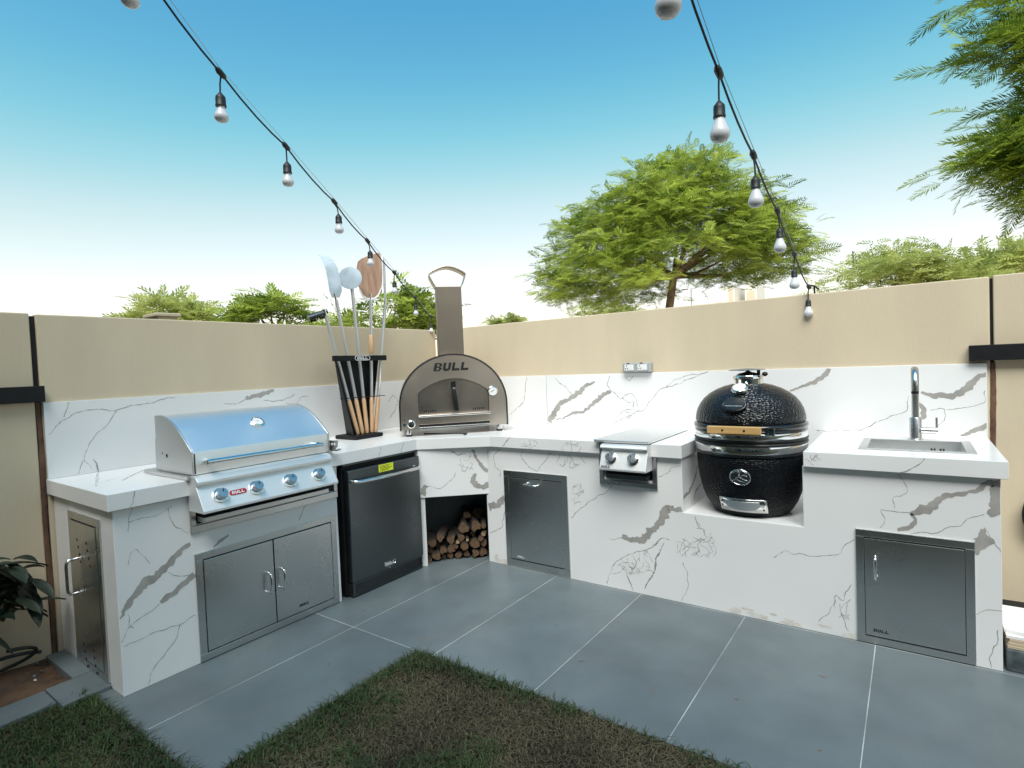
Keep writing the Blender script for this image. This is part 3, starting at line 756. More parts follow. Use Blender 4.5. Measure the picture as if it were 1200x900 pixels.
def blades(name, n, mt, hmin, hmax, wid, lean, thresh, seed, label):
    rg = np.random.default_rng(seed)
    # only the part of the lawn that the place in front of the camera shows, a bit more round it
    x = 0.60 + rg.random(n) * 3.6
    y = -4.1 + rg.random(n) * 2.12
    ok = ((x > 1.6395) & (y < JY)) | ((x < 1.66) & (y < -3.05))
    ok &= (y > -3.05 - 0.9)
    edge = np.minimum(np.where(y > -3.05, x - 1.6395, 9), np.where(x > 1.64, JY - y, np.where(y < -3.05, -3.05 - y, 9)))
    dens = vnoise(x, y, 3.2, 3) * 0.65 + vnoise(x, y, 9, 4) * 0.35
    dens = dens + np.clip(0.12 - edge, 0, 1) * 3.0 + np.where(x < 1.64, 0.28, 0)
    ok &= dens > thresh + 0.25 * rg.random(n)
    x, y = x[ok], y[ok]
    dens = dens[ok]
    m = len(x)
    h = hmin + (hmax - hmin) * rg.random(m) ** 1.5 * np.clip(0.55 + dens * 0.7, 0.4, 1.4)
    a = rg.random(m) * 2 * np.pi
    l = lean * (0.4 + rg.random(m))
    w = wid * (0.6 + 0.8 * rg.random(m))
    d = np.stack([np.cos(a), np.sin(a)], 1)
    s = np.stack([-np.sin(a), np.cos(a)], 1)
    z0 = -0.012
    P = np.zeros((m, 5, 3))
    base = np.stack([x, y], 1)
    P[:, 0, :2] = base - s * w[:, None]
    P[:, 1, :2] = base + s * w[:, None]
    mid = base + d * (h * l * 0.35)[:, None]
    P[:, 2, :2] = mid + s * (w * 0.8)[:, None]
    P[:, 3, :2] = mid - s * (w * 0.8)[:, None]
    P[:, 4, :2] = base + d * (h * l)[:, None]
    P[:, 0, 2] = P[:, 1, 2] = z0
    P[:, 2, 2] = P[:, 3, 2] = z0 + h * 0.6
    P[:, 4, 2] = z0 + h * (1.05 - 0.35 * np.clip(l, 0, 2))
    k = np.arange(m)[:, None] * 5
    F = np.concatenate([k + np.array([[0, 1, 2]]), k + np.array([[0, 2, 3]]), k + np.array([[3, 2, 4]])], 0)
    tint = np.repeat(np.clip(rg.random(m) * 0.7 + (vnoise(x, y, 4, 9) - 0.35) * 0.6, 0, 1), 5)
    o = fast_mesh(name, P.reshape(-1, 3), F, mt, None, tint)
    tag(o, label, 'grass', kind='stuff')


blades('lawn_grass', 150000, M['grass'], 0.014, 0.052, 0.0020, 1.1, 0.53, 21, 'short green grass of the patchy lawn')
blades('dry_grass', 200000, M['thatch'], 0.008, 0.034, 0.0019, 1.7, 0.02, 22, 'dry brown thatch lying in the patchy lawn')

# ------------------------------------------------------------------ garden walls
wl = thing('garden_wall', 'beige stuccoed garden wall behind the barbecue grill and peel rack', 'wall', (-0.1, -1.4, 0))
MB().box(-0.2, -0.004, -3.004, 0.004, -0.1, HW).build('wall_panel', M['stucco_left'], wl, bevel=0.006)
wl2 = thing('garden_wall', 'beige stuccoed garden wall section behind the dark leafy plant', 'wall', (-0.1, -5, 0))
MB().box(-0.2, -0.002, -7.4, -3.030, -0.1, HW + 0.004).build('wall_panel', M['stucco_left'], wl2, bevel=0.006)
MB().box(-0.19, -0.02, -3.029, -3.005, -0.1, HW - 0.01).build('joint_filler', M['black_gap'], wl2)
zz = [0.0 + 1.34 * i / 30 for i in range(31)]
def sealant(fn, c0, w0):
    """wavy smear: fn(u, out, z) -> world"""
    n = 60
    m = MB()
    vs, fs = [], []
    ph = RNG.random() * 6
    for i in range(n + 1):
        z = 1.335 * i / n
        a = w0 * (1 + 0.35 * math.sin(7 * z + ph) + 0.25 * RNG.random())
        b = w0 * (1 + 0.35 * math.sin(9 * z + ph + 2) + 0.25 * RNG.random())
        for (u, o_) in ((c0 - a, -0.012), (c0 - a * 0.9, 0.0012), (c0, 0.0035), (c0 + b * 0.9, 0.0012), (c0 + b, -0.012)):
            vs.append(fn(u, o_, z))
    for i in range(n):
        for k in range(4):
            p = 5 * i + k
            fs.append((p, p + 1, p + 6, p + 5))
    return m.add(vs, fs)


ws = sealant(lambda u, o_, z: (o_ - 0.002, u, z), -3.019, 0.0105)
tag(ws.build('joint_sealant', M['rust'], wl2), 'rust brown sealant smeared down the wall joint')
wr = thing('garden_wall', 'beige stuccoed garden wall behind the ceramic grill and sink', 'wall', (2, 0.1, 0))
MB().box(0.006, 4.0476, 0.004, 0.2, -0.1, HW).build('wall_panel', M['stucco_right'], wr, bevel=0.006)
wr2 = thing('garden_wall', 'beige stuccoed garden wall section past the sink end of the counter', 'wall', (5.5, 0.1, 0))
MB().box(4.062, 9.0, 0.002, 0.2, -0.1, HW + 0.004).build('wall_panel', M['stucco_right'], wr2, bevel=0.006)
MB().box(4.049, 4.061, 0.02, 0.19, -0.1, HW - 0.01).build('joint_filler', M['black_gap'], wr2)
ws = sealant(lambda u, o_, z: (u, 0.002 - o_, z), 4.056, 0.0105)
tag(ws.build('joint_sealant', M['rust'], wr2), 'rust brown sealant smeared down the wall joint')
# black beams fixed on the neighbouring sections
o = MB().box(0.0, 0.045, -7.3, -2.997, 1.338, 1.421).build('wall_rail', M['black'], bevel=0.003)
tag(o, 'black steel rail fixed on the wall above the dark leafy plant', 'rail')
o = MB().box(3.957, 9.0, -0.045, 0.0, 1.347, 1.431).build('wall_rail', M['black'], bevel=0.003)
tag(o, 'black steel rail fixed on the wall past the sink end', 'rail')
# pier of the neighbour behind the left wall
pr = thing('wall_pier', 'small beige pier cap rising behind the wall over the barbecue grill', 'pier', (-0.55, -2.25, 0))
MB().box(-0.64, -0.46, -2.235, -2.105, -0.06, 1.86).build('shaft', M['stucco_left'], pr, bevel=0.006)
MB().box(-0.66, -0.44, -2.25, -2.09, 1.86, 1.885).build('cap', M['stucco_left'], pr, bevel=0.006)

# ------------------------------------------------------------------ the masonry kitchen counter
K = thing('kitchen_counter', 'L-shaped outdoor kitchen counter clad in white grey-veined porcelain slabs', 'counter', (0.4, -0.4, 0))
A0 = np.array([0.80, -1.10])
A1 = np.array([1.165, -0.775])
TD = (A1 - A0) / np.linalg.norm(A1 - A0)
ND = np.array([TD[1], -TD[0]])
# left run: front block with the notch for the grill, back block
base = MB()
base.prism([(YLB, 0), (-1.79, 0), (-1.79, HB), (-1.815, HB), (-1.815, 0.70), (-2.635, 0.70), (-2.635, HB), (YLB, HB)], 0.25, BL, 'x')
base.box(0.0, 0.249, YLB, -0.25, 0, HB)
LFO = base.build('cabinet_base', M['marble'], K, bevel=0.002)
tag(LFO, 'cabinet block under the barbecue grill')
# post between fridge and log niche
MB().prism([(0.26, -1.10), (0.80, -1.10), (0.832, -1.072), (0.30, -1.066)], 0, HB).build('cabinet_post', M['marble'], K, bevel=0.0015)
# header over the niche
h0 = A0 + ND * 0.014 + TD * 0.006
h1 = A1 + ND * 0.014 + TD * 0.03
HDO = MB().prism([tuple(h0), tuple(h1), tuple(h1 - ND * 0.03), tuple(h0 - ND * 0.03)], 0.502, HB).build('niche_header', M['marble'], K, bevel=0.0015)
# niche back, dark grey
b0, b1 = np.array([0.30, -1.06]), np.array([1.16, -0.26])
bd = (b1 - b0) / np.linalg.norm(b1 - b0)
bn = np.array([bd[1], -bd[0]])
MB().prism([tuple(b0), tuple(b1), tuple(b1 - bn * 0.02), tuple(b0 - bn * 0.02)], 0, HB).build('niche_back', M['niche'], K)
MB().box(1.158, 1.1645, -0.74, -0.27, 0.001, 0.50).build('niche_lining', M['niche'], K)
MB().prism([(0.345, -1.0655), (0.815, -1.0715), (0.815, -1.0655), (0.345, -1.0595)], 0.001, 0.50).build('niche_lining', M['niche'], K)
# right run
base = MB()
base.prism([(1.165, 0), (XRB, 0), (XRB, HB), (XK1, HB), (XK1, HK), (XK0, HK), (XK0, HB), (2.445, HB), (2.445, 0.70), (2.118, 0.70), (2.118, HB), (1.165, HB)], -BR, -0.004, 'y')
RFO = base.build('cabinet_base', M['marble'], K, bevel=0.002)
tag(RFO, 'cabinet block with the bay for the ceramic grill')

# worktops
wt = MB().prism([(0.0, YL), (DL, YL), (DL, -2.662), (0.27, -2.662), (0.27, -1.862), (DL, -1.862), (DL, -1.1165), (1.239, -DR),
                 (2.104, -DR), (2.104, -0.13), (2.444, -0.13), (2.444, -DR), (2.626, -DR), (2.626, -0.002), (0.0, -0.002)], HB + 0.001, HC)
WTO = wt.build('worktop', M['marble'], K, bevel=0.0025)
# sink worktop with its hole (cells of a grid)
xs = [3.249, 3.497, 3.921, XR]
ys = [-DR, -0.612, -0.236, -0.002]
sk = MB()
vid = {}


def gv(i, j, t):
    if (i, j, t) not in vid:
        vid[(i, j, t)] = len(sk.v)
        sk.v.append((xs[i], ys[j], HC if t else HB + 0.001))
    return vid[(i, j, t)]


for i in range(3):
    for j in range(3):
        if i == 1 and j == 1:
            continue
        sk.f.append((gv(i, j, 1), gv(i + 1, j, 1), gv(i + 1, j + 1, 1), gv(i, j + 1, 1)))
        sk.f.append((gv(i, j, 0), gv(i, j + 1, 0), gv(i + 1, j + 1, 0), gv(i + 1, j, 0)))
        for (di, dj, a, b) in ((-1, 0, (0, 1), (0, 0)), (1, 0, (1, 0), (1, 1)), (0, -1, (0, 0), (1, 0)), (0, 1, (1, 1), (0, 1))):
            I, J = i + di, j + dj
            if 0 <= I < 3 and 0 <= J < 3 and not (I == 1 and J == 1):
                continue
            p, q = (i + a[0], j + a[1]), (i + b[0], j + b[1])
            sk.f.append((gv(*p, 0), gv(*q, 0), gv(*q, 1), gv(*p, 1)))
WT2 = sk.build('worktop', M['marble'], K, bevel=0.0025)
tag(WT2, 'short worktop holding the sink')
# backsplash slabs
BSL = MB().box(-0.003, 0.012, -3.0, 0.0, HC + 0.0006, HS).build('backsplash_panel', M['marble'], K, bevel=0.0015)
BSR0 = MB().box(0.0125, 1.2325, -0.012, 0.003, HC + 0.0006, HS).build('backsplash_panel', M['marble'], K, bevel=0.0015)
BSR = MB().box(1.2365, 4.032, -0.012, 0.003, HK + 0.001, HS).build('backsplash_panel', M['marble'], K, bevel=0.0015)

# veins of the stone: ribbons let into the faces they run in
PLANES = {
    'LF': (lambda u, v, e: (BL + e, u, v), LFO), 'LS': (lambda u, v, e: (DL + e, u, v), WTO),
    'LB': (lambda u, v, e: (0.012 + e, u, v), BSL), 'RF': (lambda u, v, e: (u, -BR - e, v), RFO),
    'RS': (lambda u, v, e: (u, -DR - e, v), WTO), 'RB': (lambda u, v, e: (u, -0.012 - e, v), BSR),
    'KL': (lambda u, v, e: (XK0 + e, u, v), RFO), 'TOP': (lambda u, v, e: (u, v, HC + e), WTO),
    'HD': (lambda u, v, e: (A0[0] + TD[0] * u + ND[0] * (0.014 + e), A0[1] + TD[1] * u + ND[1] * (0.014 + e), v), HDO)}
LIM = {'LF': (YLB, -1.795, 0.004, HB), 'LS': (YL, -1.12, HB, HC), 'LB': (-3.0, 0, HC, HS), 'RF': (1.167, XRB, 0.004, HB),
       'RS': (1.24, XR, HB, HC), 'RB': (0.02, 4.03, HC, HS), 'KL': (-BR, -0.02, HK, HB), 'TOP': (0.01, XR, YL, -0.02), 'HD': (0.008, 0.515, 0.504, HB)}
ribs = {}
for pl, dk, pts in VEINS:
    mb = ribs.setdefault((pl, dk), MB())
    P = np.array([p[:2] for p in pts])
    Wd = np.array([p[2] for p in pts]) * 0.001
    if dk:
        Wd = Wd * 0.85
    seg = np.linalg.norm(np.diff(P, axis=0), axis=1)
    cum = np.concatenate([[0], np.cumsum(seg)])
    stp = 0.009 if not dk else 0.012
    n = max(4, int(cum[-1] / stp))
    s = np.linspace(0, cum[-1], n)
    X = np.stack([np.interp(s, cum, P[:, 0]), np.interp(s, cum, P[:, 1])], 1)
    if n > 6:                       # soften the corners
        for _ in range(1):
            X[1:-1] = 0.25 * X[:-2] + 0.5 * X[1:-1] + 0.25 * X[2:]
    Wi = np.interp(s, cum, Wd)
    jit = 0.0055 if dk else 0.004
    wob = np.convolve(RNG.normal(size=n + 4), np.ones(3) / 3, 'valid')[:n]
    T = np.gradient(X, axis=0)
    T /= np.linalg.norm(T, axis=1)[:, None] + 1e-9
    N = np.stack([-T[:, 1], T[:, 0]], 1)
    X = X + N * (wob * jit)[:, None]
    if dk:
        half = Wi * 0.5 * (0.25 + 1.1 * RNG.random(n))
        lo, hi = X - N * half[:, None], X + N * half[:, None]
    else:
        j1 = np.convolve(RNG.normal(size=n + 2), np.ones(2) / 2, 'valid')[:n] * 0.16
        j2 = np.convolve(RNG.normal(size=n + 2), np.ones(2) / 2, 'valid')[:n] * 0.16
        lo, hi = X - N * (Wi * (0.5 + j1))[:, None], X + N * (Wi * (0.5 + j2))[:, None]
    L = LIM[pl]
    for Q in (lo, hi):
        Q[:, 0] = np.clip(Q[:, 0], L[0] + 0.003, L[1] - 0.003)
        Q[:, 1] = np.clip(Q[:, 1], L[2] + 0.003, L[3] - 0.003)
    fn = PLANES[pl][0]
    e = 0.0005 if dk else 0.0007
    vs = [fn(a, b, e) for a, b in lo] + [fn(a, b, e) for a, b in hi]
    mb.add(vs, [(i, i + 1, n + i + 1, n + i) for i in range(n - 1)])
for (pl, dk), mb in ribs.items():
    o = mb.build('veining', M['vein_thin'] if dk else M['vein'], PLANES[pl][1])
    tag(o, 'thin dark hairline veins in the white slab' if dk else 'broad jagged grey veins in the white slab', kind='stuff')


# dried mud along the foot of the right run
sm = MB()
for k in range(34):
    u0 = 2.85 + 0.85 * RNG.random() if k < 24 else 1.2 + 0.12 * RNG.random()
    v0 = 0.012 + 0.045 * RNG.random() ** 2
    rr, nn = 0.006 + 0.018 * RNG.random(), 9
    pts = [(u0 + rr * (0.6 + 0.8 * RNG.random()) * math.cos(2 * PI * i / nn) * 1.5, max(0.003, v0 + rr * 0.5 * (0.5 + RNG.random()) * math.sin(2 * PI * i / nn))) for i in range(nn)]
    sm.add([(u, -BR - 0.0003 - 0.00001 * k, v) for u, v in pts], [tuple(range(nn))])
tag(sm.build('mud_stain', M['stain'], RFO), 'dried mud splashes along the foot of the cabinet', kind='stuff')


# access doors: frame with mitred look, recessed leaf, bar handle
def access_door(fr, w0, w1, z0, z1, leaves, frame_w, handle, label, mt, logo=None, vents=False):
    """fr(u, out, z) -> world; leaves list of (u0, u1)"""
    m = MB()

    def bx(mm, u0, u1, o0, o1, a, b):
        c = [fr(u0, o0, a), fr(u1, o0, a), fr(u1, o1, a), fr(u0, o1, a), fr(u0, o0, b), fr(u1, o0, b), fr(u1, o1, b), fr(u0, o1, b)]
        mm.add(c, [(0, 3, 2, 1), (4, 5, 6, 7), (0, 1, 5, 4), (1, 2, 6, 5), (2, 3, 7, 6), (3, 0, 4, 7)])
    fw = frame_w
    bx(m, w0, w1, 0.001, 0.010, z0, z0 + fw)
    bx(m, w0, w1, 0.001, 0.010, z1 - fw, z1)
    bx(m, w0, w0 + fw, 0.001, 0.010, z0 + fw, z1 - fw)
    bx(m, w1 - fw, w1, 0.001, 0.010, z0 + fw, z1 - fw)
    fo = m.build('access_door', mt, K, bevel=0.002)
    tag(fo, label)
    m = MB()
    bx(m, w0 + fw, w1 - fw, 0.0006, 0.0022, z0 + fw, z1 - fw)
    m.build('door_gap', M['black_gap'], fo)
    for (u0, u1, hu, hz, vert) in leaves:
        m = MB()
        bx(m, u0, u1, 0.0022, 0.0125, z0 + fw + 0.006, z1 - fw - 0.006)
        m.build('door_leaf', mt, fo, bevel=0.002)
        hh = handle
        if vert:
            pts = [(hu, 0.012, hz - hh), (hu, 0.038, hz - hh), (hu, 0.048, hz - hh + 0.012), (hu, 0.050, hz - hh + 0.03), (hu, 0.050, hz + hh - 0.03),
                   (hu, 0.048, hz + hh - 0.012), (hu, 0.038, hz + hh), (hu, 0.012, hz + hh)]
        else:
            pts = [(hu - hh, 0.012, hz), (hu - hh, 0.036, hz), (hu - hh + 0.012, 0.046, hz), (hu + hh - 0.012, 0.046, hz), (hu + hh, 0.036, hz), (hu + hh, 0.012, hz)]
        MB().tube([fr(*p) for p in pts], 0.0065, 10).build('handle', M['chrome'], fo, smooth=50)
    return fo


fL = lambda u, o, z: (BL + o, u, z)
fR = lambda u, o, z: (u, -BR - o, z)
fE = lambda u, o, z: (u, YLB - o, z)
d1 = access_door(fL, -2.647, -1.814, 0.006, 0.552, [(-2.608, -2.236, -2.275, 0.285, True), (-2.230, -1.853, -2.195, 0.285, True)], 0.036, 0.055,
                 'double steel access doors with two bar handles under the barbecue grill', M['steel'])
d2 = access_door(fR, 1.333, 1.850, 0.016, 0.687, [(1.378, 1.812, 1.575, 0.605, False)], 0.042, 0.055,
                 'tall pull-out bin door with a horizontal handle near the top', M['steel'])
d3 = access_door(fR, 3.467, 3.918, 0.006, 0.560, [(3.503, 3.882, 3.548, 0.385, True)], 0.034, 0.055,
                 'square single access door under the sink', M['steel'])
d4 = access_door(fE, 0.235, 0.640, 0.02, 0.79, [(0.275, 0.60, 0.31, 0.47, True)], 0.036, 0.085,
                 'tall access door with vent holes in the end of the counter', M['steel'])
vh0 = None
for (u0, zc) in ((0.36, 0.66), (0.48, 0.66), (0.36, 0.14), (0.48, 0.14)):
    for k in range(4):
        MB().cyl((u0 + 0.01 * k, YLB - 0.0126, zc - 0.035 * k), (u0 + 0.01 * k, YLB - 0.0132, zc - 0.035 * k), 0.008, 10).build('vent_hole', M['black_gap'], d4)


def put_text(body, size, mt, parent, p, facing, **kw):
    root = parent
    while root.parent:
        root = root.parent
    a = root.rotation_euler.z
    q = np.array(p) - np.array(root.location)
    ca, sa = math.cos(a), math.sin(a)
    loc = (q[0] * ca + q[1] * sa, -q[0] * sa + q[1] * ca, q[2])
    # text normal along `facing` (world angle of the horizontal normal)
    rz = facing + PI / 2 - a
    tilt = kw.pop('tilt', 0.0)
    par = parent
    return text_mesh('lettering', body, size, mt, par, loc, (PI / 2 + tilt, 0, rz), **kw)


put_text('BULL', 0.020, M['black_print'], d1, (BL + 0.0135, -2.06, 0.085), 0, shear=0.2, extrude=0.0004, offset=0.0008)
put_text('BULL', 0.018, M['white_print'], d2, (1.46, -BR - 0.0135, 0.085), -PI / 2, shear=0.2, extrude=0.0004)
put_text('BULL', 0.020, M['black_print'], d3, (3.565, -BR - 0.0135, 0.075), -PI / 2, shear=0.2, extrude=0.0004, offset=0.0008)

# ------------------------------------------------------------------ built-in barbecue grill (faces +x)
G = thing('barbecue_grill', 'stainless steel built-in barbecue grill with a rounded hood and four knobs', 'grill', (0.55, -2.262, 0.66))
y0, y1 = -2.657, -1.866
prof = [(0.46, 0.952), (0.46, 1.237), (0.53, 1.2385), (0.585, 1.229), (0.645, 1.207), (0.70, 1.178), (0.745, 1.146), (0.79, 1.109), (0.843, 1.066), (0.846, 1.058), (0.845, 0.954)]
hood = MB().prism(prof, y0 + 0.012, y1 - 0.012, 'x')
hood = MB()
# prism along y : polygon (x, z)
hood.prism(prof, y0 + 0.010, y1 - 0.010, 'y')
HO = hood.build('hood', M['hood'], G, smooth=28, bevel=0.002)
for a, b in ((y0, y0 + 0.0095), (y1 - 0.0095, y1)):
    MB().prism([(x + (0.003 if x > 0.5 else 0), z + (0.003 if z > 1 else 0)) for x, z in prof], a, b, 'y').build('hood_end', M['steel_h'], G, smooth=28, bevel=0.0015)
MB().box(0.838, 0.8475, y0 + 0.011, y0 + 0.016, 0.958, 1.058).build('hood_shadow_strip', M['black_gap'], G)  # black strip painting the inset shadow between end panel and hood front
rear = MB().prism([(0.365, 0.952), (0.372, 1.10), (0.40, 1.17), (0.455, 1.178), (0.455, 0.952)], y0 + 0.03, y1 - 0.03, 'y')
rear.build('rear_housing', M['steel_h'], G, bevel=0.002)
for p in ((0.58, 1.035), (0.53, 1.045)):
    MB().cyl((p[0], y0 - 0.001, p[1]), (p[0], y0 + 0.004, p[1]), 0.010 if p[0] > .55 else 0.005, 10).build('spit_hole', M['black_gap'], G)
# handle
hz0, hx = 1.016, 0.902
MB().tube([(hx, -2.612, hz0), (hx, -2.30, hz0 - 0.002), (hx, -1.955, hz0 - 0.004)], 0.0125, 14).build('handle', M['chrome'], G, smooth=50)
for yy in (-2.585, -1.985):
    MB().cyl((0.84, yy, hz0 - 0.001), (hx + 0.004, yy, hz0 - 0.001), 0.0145, 14).build('handle_post', M['chrome'], G, smooth=50)
# thermometer on the hood
tn = Vector((0.62, 0, 0.78)).normalized()
tcx = Vector((0.718, -2.24, 1.166))
th = MB().lathe([(0.036, -0.004), (0.036, 0.010), (0.030, 0.014), (0.027, 0.010)], tcx, 26, tn).build('thermometer', M['chrome'], G, smooth=40)
MB().lathe([(0.027, 0.0095), (0.027, 0.0105)], tcx, 26, tn).build('dial', M['white_print'], th)
MB().box(0.705 + 0.008, 0.72 + 0.008, -2.242, -2.239, 1.1765, 1.178).build('needle', M['black_print'], th)
# body and rim
MB().box(0.345, 0.842, y0 - 0.022, y1 + 0.022, HC + 0.002, 0.951).build('body_rim', M['steel_h'], G, bevel=0.002)
MB().box(0.29, 0.798, -2.630, -1.82, 0.702, HC + 0.001).build('fire_box', M['black_gap'], G)
# control panel
cp = [(0.80, 0.9495), (0.868, 0.9495), (0.888, 0.944), (0.906, 0.924), (0.906, 0.910), (0.884, 0.902), (0.953, 0.788), (0.953, 0.776), (0.80, 0.776)]
MB().prism(cp, -2.664, -1.896, 'y').build('control_panel', M['panel_steel'], G, bevel=0.002)
pn = Vector((0.114, 0, 0.069)).normalized()
for yy in (-2.567, -2.382, -2.188, -2.006):
    c = Vector((0.9195, yy, 0.8435))
    kn = MB().lathe([(0.038, 0), (0.038, 0.006), (0.033, 0.009), (0.028, 0.009)], c, 24, pn).build('knob', M['chrome'], G, smooth=40)
    MB().lathe([(0.0265, 0.008), (0.0265, 0.032), (0.024, 0.040), (0.0, 0.041)], c, 24, pn, caps=False).build('knob_grip', M['alu'], kn, smooth=40)
    q = c + pn * 0.0415
    MB().box(q.x - 0.001, q.x + 0.001, yy - 0.002, yy + 0.002, q.z + 0.004, q.z + 0.018).build('pointer', M['black_print'], kn)
# red badge
bc = Vector((0.9195, -2.477, 0.8435))
sv, tv = Vector((0, 1, 0)), pn.cross(Vector((0, 1, 0))).normalized()
if tv.z < 0:
    tv = -tv
bv = []
for i in range(24):
    a = 2 * PI * i / 24
    bv.append(bc + sv * (0.031 * (1 if math.cos(a) > 0 else -1) + 0.013 * math.cos(a)) + tv * 0.013 * math.sin(a))
bm_ = MB().add([v + pn * 0.0005 for v in bv] + [v + pn * 0.003 for v in bv], [tuple(range(24, 48))] + [(i, (i + 1) % 24, 24 + (i + 1) % 24, 24 + i) for i in range(24)])
bo = bm_.build('badge', M['red'], G)
put_text('BULL', 0.021, M['white_print'], bo, tuple(bc + pn * 0.0036), 0, tilt=-math.asin(pn.z), shear=0.15, extrude=0.0003, offset=0.0008)
# drip tray and trim frame
MB().box(0.80, 0.872, -2.628, -1.906, 0.716, 0.740).build('drip_tray', M['steel'], G, bevel=0.002)
tf = MB()
tf.box(BL + 0.001, BL + 0.014, -2.659, -1.790, 0.656, 0.694)
tf.box(BL + 0.001, BL + 0.014, -2.659, -2.632, 0.6945, HB - 0.002)
tf.box(BL + 0.001, BL + 0.014, -1.818, -1.790, 0.6945, HB - 0.002)
tf.build('trim_frame', M['steel'], G, bevel=0.003)
# spit bracket on the right
br = MB().prism([(0.70, 0.955), (0.86, 0.955), (0.90, 0.985), (0.905, 1.02), (0.70, 1.015)], -1.853, -1.847, 'y')
bk = br.build('spit_bracket', M['steel_h'], G)
for k in range(4):
    MB().cyl((0.80 + 0.026 * k, -1.8545, 0.997), (0.80 + 0.026 * k, -1.8452, 0.997), 0.008, 8).build('bracket_hole', M['white_print'], bk)
MB().tube([(0.72, -1.838, 0.962), (0.87, -1.835, 0.958), (0.90, -1.83, 0.965)], 0.006, 8).build('spit_rod', M['chrome'], bk, smooth=50)

# ------------------------------------------------------------------ fridge (faces +x)
F = thing('fridge', 'black stainless undercounter fridge with a chrome bar handle and yellow sticker', 'fridge', (0.55, -1.427, 0))
fy0, fy1 = -1.738, -1.116
MB().box(0.27, 0.785, fy0 - 0.012, fy1 + 0.004, 0.012, 0.832).build('cabinet', M['black'], F, bevel=0.004)
DRO = MB().box(0.792, 0.836, fy0, fy1, 0.098, 0.810).build('door', M['black_steel'], F, bevel=0.006, seg=3)
hp = [(0.83, fy0 + 0.03, 0.738), (0.862, fy0 + 0.032, 0.738), (0.876, fy0 + 0.06, 0.736)]
n = 12
for i in range(n + 1):
    t = i / n
    hp.append((0.876 + 0.018 * math.sin(PI * t), fy0 + 0.07 + (fy1 - fy0 - 0.14) * t, 0.735))
hp += [(0.876, fy1 - 0.06, 0.736), (0.862, fy1 - 0.032, 0.738), (0.83, fy1 - 0.03, 0.738)]
MB().tube(hp, 0.012, 12).build('handle', M['chrome'], DRO, smooth=50)
st = MB().box(0.8362, 0.8370, -1.489, -1.363, 0.757, 0.806).build('sticker', M['yellow'], DRO)
tl = MB()
for k, (a, b) in enumerate(((-1.48, -1.38), (-1.475, -1.40), (-1.48, -1.375), (-1.47, -1.39), (-1.48, -1.41))):
    z = 0.797 - 0.008 * k
    x = a
    while x < b:
        w = 0.005 + 0.010 * RNG.random()
        tl.box(0.8368, 0.8373, x, min(x + w, b), z - 0.0018, z + 0.0018)
        x += w + 0.003
tl.build('small_print', M['black_print'], st)
# badge, keyhole
bl = []
for i in range(28):
    a = 2 * PI * i / 28
    bl.append((0.8362, -1.430 + 0.034 * (1 if math.cos(a) > 0 else -1) + 0.015 * math.cos(a), 0.137 + 0.015 * math.sin(a)))
MB().tube(bl, 0.0022, 6, closed=True).build('badge', M['chrome'], DRO)
put_text('BULL', 0.026, M['white_print'], DRO, (0.8366, -1.430, 0.137), 0, shear=0.15, extrude=0.0005, offset=0.0008)
MB().cyl((0.834, -1.437, 0.110), (0.839, -1.437, 0.110), 0.006, 12).build('lock', M['chrome'], DRO)
# kick grille: diagonal lattice in a frame
kf = MB()
kf.box(0.785, 0.812, fy0 + 0.006, fy1 - 0.004, 0.010, 0.092)
KG = kf.build('kick_plate', M['black_gap'], F)
kf = MB()
ky0, ky1 = fy0 + 0.004, fy1 - 0.004
for (a, b, c, e) in ((ky0, ky1, 0.010, 0.020), (ky0, ky1, 0.084, 0.094), (ky0, ky0 + 0.022, 0.020, 0.084), (ky1 - 0.012, ky1, 0.020, 0.084)):
    kf.box(0.812, 0.826, a, b, c, e)
kf.build('grille_frame', M['black_steel'], KG)
lt = MB()
yy = ky0 - 0.03
while yy < ky1 - 0.0:
    for s in (1, -1):
        p, q = [yy, 0.020], [yy + 0.064, 0.084]
        if s < 0:
            p, q = [yy, 0.084], [yy + 0.064, 0.020]
        # clip to the frame
        lo, hi = ky0 + 0.022, ky1 - 0.012
        if q[0] <= lo or p[0] >= hi:
            continue
        sl_ = (q[1] - p[1]) / (q[0] - p[0])
        if p[0] < lo:
            p = [lo, p[1] + sl_ * (lo - p[0])]
        if q[0] > hi:
            q = [hi, q[1] - sl_ * (q[0] - hi)]
        lt.tube([(0.817 + 0.002 * s, p[0], p[1]), (0.817 + 0.002 * s, q[0], q[1])], 0.0022, 4)
    yy += 0.0125
lt.build('grille_mesh', M['black_steel'], KG)
# vent slot over the door
MB().box(0.74, 0.79, fy0, fy1, 0.834, 0.847).build('top_trim', M['black_steel'], F, bevel=0.002)

